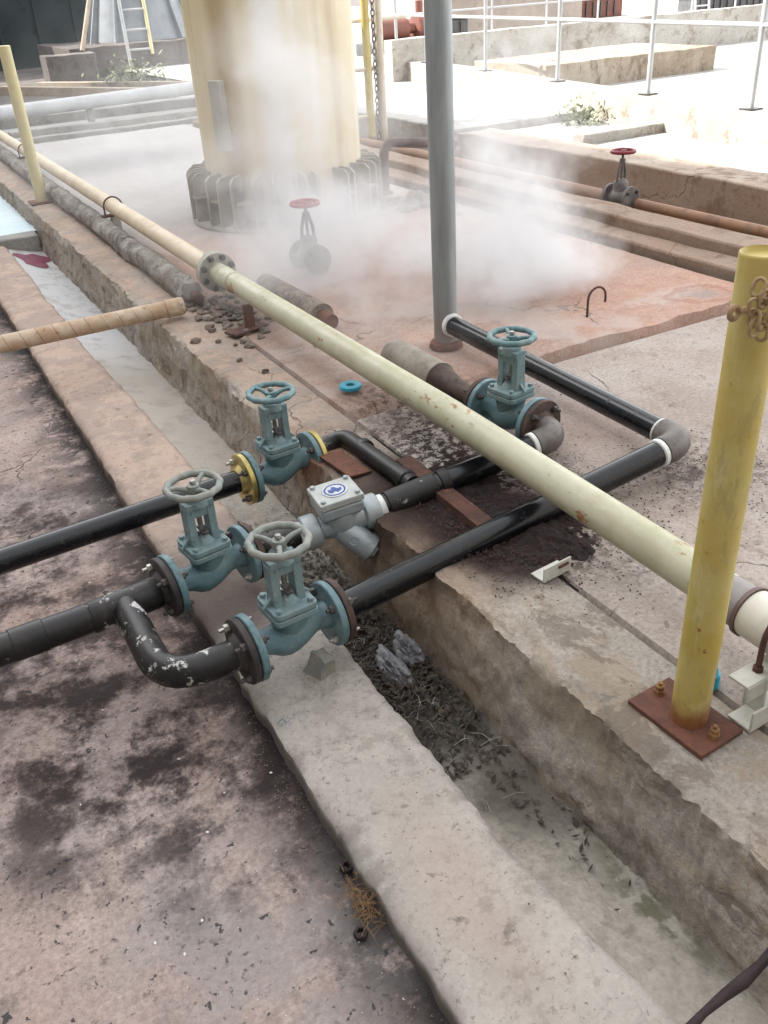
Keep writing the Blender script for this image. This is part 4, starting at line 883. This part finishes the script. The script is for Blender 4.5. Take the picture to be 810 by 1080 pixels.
# weeds
def weed(loc, n, s, label):
    q = MB()
    for i in range(n):
        c = Vector((random.gauss(0, .18)*s, random.gauss(0, .18)*s, abs(random.gauss(.08, .1))*s)); a = random.uniform(0, 6.28); L_ = random.uniform(.02, .05)*s; u = Vector((math.cos(a), math.sin(a), random.uniform(.0, 1.)))*L_; v = Vector((-math.sin(a), math.cos(a), .1))*L_*.4
        q.bm.faces.new([q.bm.verts.new(p) for p in (c-u, c+v, c+u, c-v)])
    t = thing('weed', loc, label, 'weed', 0, 'weeds'); q.build('leaves', M_leaf, t)
    q = MB()
    for i in range(14): q.tube([(0, 0, 0), (random.gauss(0, .08)*s, random.gauss(0, .08)*s, .12*s), (random.gauss(0, .16)*s, random.gauss(0, .16)*s, .22*s)], .004*s, 4)
    q.build('stems', M_leaf, t)
weed((6.25, 7.35, .33), 260, .75, 'light green weeds growing by the white slab near the railing')
weed((4.7, 17.9, .23), 500, 1.7, 'dark green weeds in front of the skirted tower')

# ------------------------------------------------------------------ left hand background
t = thing('skirted_tower', (6.45, 23.2, .82), 'pale grey steel tower with flared skirt on a dark plinth', 'tower')
MB().lathe([(0, 1.15), (.05, 1.15), (1.6, .72), (6, .7)], (0, 0, 0), (0, 0, 1), 40).build('skirt', M_skirt, t, smooth=50)
for k in range(10):
    a = R(36*k+10); u = Vector((math.cos(a), math.sin(a), 0)); s = Vector((-u.y, u.x, 0)); MB().prism([(.9, 0), (1.3, 0), (.8, 1.55), (.72, 1.5)], s*-.02, u, (0, 0, 1), s*.04).build('rib', M_skirt, t)
wallbox('plinth', 4.35, 8.4, 21.4, 25, .2, .82, M_dirt, 'dark block plinth beneath the skirted tower', cat='plinth', amp=.03)
wallbox('plinth', 3.7, 4.7, 20.6, 21.3, .2, .75, M_dirt, 'small dark block with pale top left of the skirted tower', cat='plinth', amp=.02)
t = thing('ladder', (5.55, 20.3, .25), 'white and yellow ladder leaning on the skirted tower', 'ladder', R(-12), None, R(-8))
for x, mm in ((-.24, M_rail), (.24, M_paleyellow)): MB().cyl((x, 0, 0 if x < 0 else .4), (x, 0, 3), .035, seg=10).build('stile', mm, t)
for k in range(7): MB().cyl((-.24, 0, .5+k*.36), (.24, 0, .5+k*.36), .02, seg=8).build('rung', M_rail, t)
q = MB(); q.tube([(4.55, 21.1, .76), (5.4, 22.2, 2.3)], .05, 8); q.build('timber_prop', M_timber, label='slanting timber prop left of the skirted tower', cat='prop')
for i, (x0, y0, x1, y1, l) in enumerate(((2.6, 19.5, 4.6, 15.4, 'left one of the timber beams lying on dark soil'), (3.3, 19.6, 5.3, 16.2, 'right one of the timber beams lying on dark soil'))):
    q = MB(); q.prism([(-.09, 0), (.09, 0), (.09, .14), (-.09, .14)], (x0, y0, .236), Vector((y1-y0, x0-x1, 0)).normalized(), (0, 0, 1), (x1-x0, y1-y0, 0)); q.build('timber_beam', M_timber, label=l, cat='beam', group='timber beams on the dark soil')
t = thing('dark_shed', (1.5, 29.5, .2), 'shed at the top left, its shade put into a dark teal colour', 'shed')
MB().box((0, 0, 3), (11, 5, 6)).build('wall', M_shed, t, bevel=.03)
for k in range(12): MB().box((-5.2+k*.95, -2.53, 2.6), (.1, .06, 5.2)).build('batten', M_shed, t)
wallbox('bund_wall', 7.5, 9.6, 25.5, 25.8, .2, 2.6, M_peach, 'faded peach wall right of the skirted tower', cat='wall')

# added unseen blocks: left one shades the foreground, rear one cuts off sky light
q = MB(); q.box((-9, 5.0, 5.5), (10, 40, 11.6)); q.box((4., -7.2, 4.6), (15.8, 4, 9.4)); q.build('shade_block', M_shadeblock, kind='structure')

# ------------------------------------------------------------------ steam
m = bpy.data.materials.new('steam'); m.use_nodes = True
nt = NT.__new__(NT); nt.m = m; nt.t = m.node_tree; nt.t.nodes.remove(nt.t.nodes['Principled BSDF'])
nt.o = nt.n('ShaderNodeTexCoord').outputs['Object']
pv = nt.n('ShaderNodeVolumePrincipled'); pv.inputs['Color'].default_value = (.96, .965, .98, 1); pv.inputs['Anisotropy'].default_value = .1
w = nt.warp(1.0, 1.7)
dens = None
for c, r, sc, k in (((2.8, 3.75, .45), .56, (1, 1, 1), 21), ((2.62, 3.6, .34), .5, (1, 1, 1.3), 6), ((2.9, 3.95, .8), .52, (1, 1, .8), 7.), ((2.1, 4.5, .35), 1.0, (1, .8, 1.8), 1.5), ((2.5, 4.3, .42), 1.0, (1, 1, 1.8), 1.3), ((2.2, 5.0, .65), .85, (1, 1, .7), 1.5), ((2.3, 5.1, 1.3), .5, (1, 1, .6), 1.5), ((1.7, 4.4, .38), .8, (1, .7, 1.7), .8), ((2.0, 7.5, .6), 1.6, (1, .6, 1.3), .25), ((1.9, 3.4, .33), .5, (1, 1, 1.6), 1.3)):
    f = nt.mul(nt.rng(nt.dist(c, w, sc), 0, r, 1, 0), k); dens = f if dens is None else nt.math('ADD', dens, f)
nz = nt.rng(nt.noise(2.2, 6, .66, w), .36, .66, .06, 1.6)
nt.lk(nt.mul(dens, nz), pv.inputs['Density']); nt.t.links.new(pv.outputs[0], nt.t.nodes['Material Output'].inputs['Volume'])
q = MB(); q.box((2.6, 5.6, 1.27), (3.6, 5.6, 2.0)); q.build('steam', m, kind='stuff', label='white steam drifting up in front of the tank', cat='steam')

# ------------------------------------------------------------------ light, camera
w = bpy.data.worlds.new('World'); SC.world = w; w.use_nodes = True
n = w.node_tree.nodes; sky = n.new('ShaderNodeTexSky'); sky.sky_type = 'NISHITA'; sky.sun_disc = False
EL, AZ = 42, -50           # azimuth from +Y towards +X
sky.sun_elevation = R(EL); sky.sun_rotation = R(AZ); sky.dust_density = 1.2; sky.air_density = 1.
hs = n.new('ShaderNodeHueSaturation'); hs.inputs['Saturation'].default_value = .08; w.node_tree.links.new(sky.outputs[0], hs.inputs['Color']); w.node_tree.links.new(hs.outputs[0], n['Background'].inputs['Color']); n['Background'].inputs['Strength'].default_value = .15
sd = Vector((math.cos(R(EL))*math.sin(R(AZ)), math.cos(R(EL))*math.cos(R(AZ)), math.sin(R(EL))))
l = bpy.data.lights.new('sun', 'SUN'); l.energy = 2.1; l.angle = R(.53); l.color = (1, .95, .87)
lo = bpy.data.objects.new('sun', l); COL.objects.link(lo); lo.rotation_euler = sd.to_track_quat('Z', 'Y').to_euler()
cam = bpy.data.cameras.new('camera'); co = bpy.data.objects.new('camera', cam); COL.objects.link(co); SC.camera = co
Mx = Matrix(((0.871339, 0.293677, -0.393093), (-0.487431, 0.425990, -0.762197), (-0.056386, 0.855737, 0.514329)))
co.matrix_world = Matrix.Translation((0, 0, 1.65)) @ Mx.to_4x4()
cam.sensor_fit = 'VERTICAL'; cam.sensor_height = 36; cam.lens = 31.013; cam.clip_end = 3000; cam.clip_start = .05
vs = SC.view_settings; vs.view_transform = 'Standard'; vs.look = 'None'; vs.gamma = 1; vs.use_curve_mapping = False; vs.exposure = 2.42
SC.cycles.use_denoising = True; SC.cycles.max_bounces = 8; SC.cycles.volume_bounces = 2; SC.cycles.volume_step_rate = 2.2; SC.cycles.volume_max_steps = 64
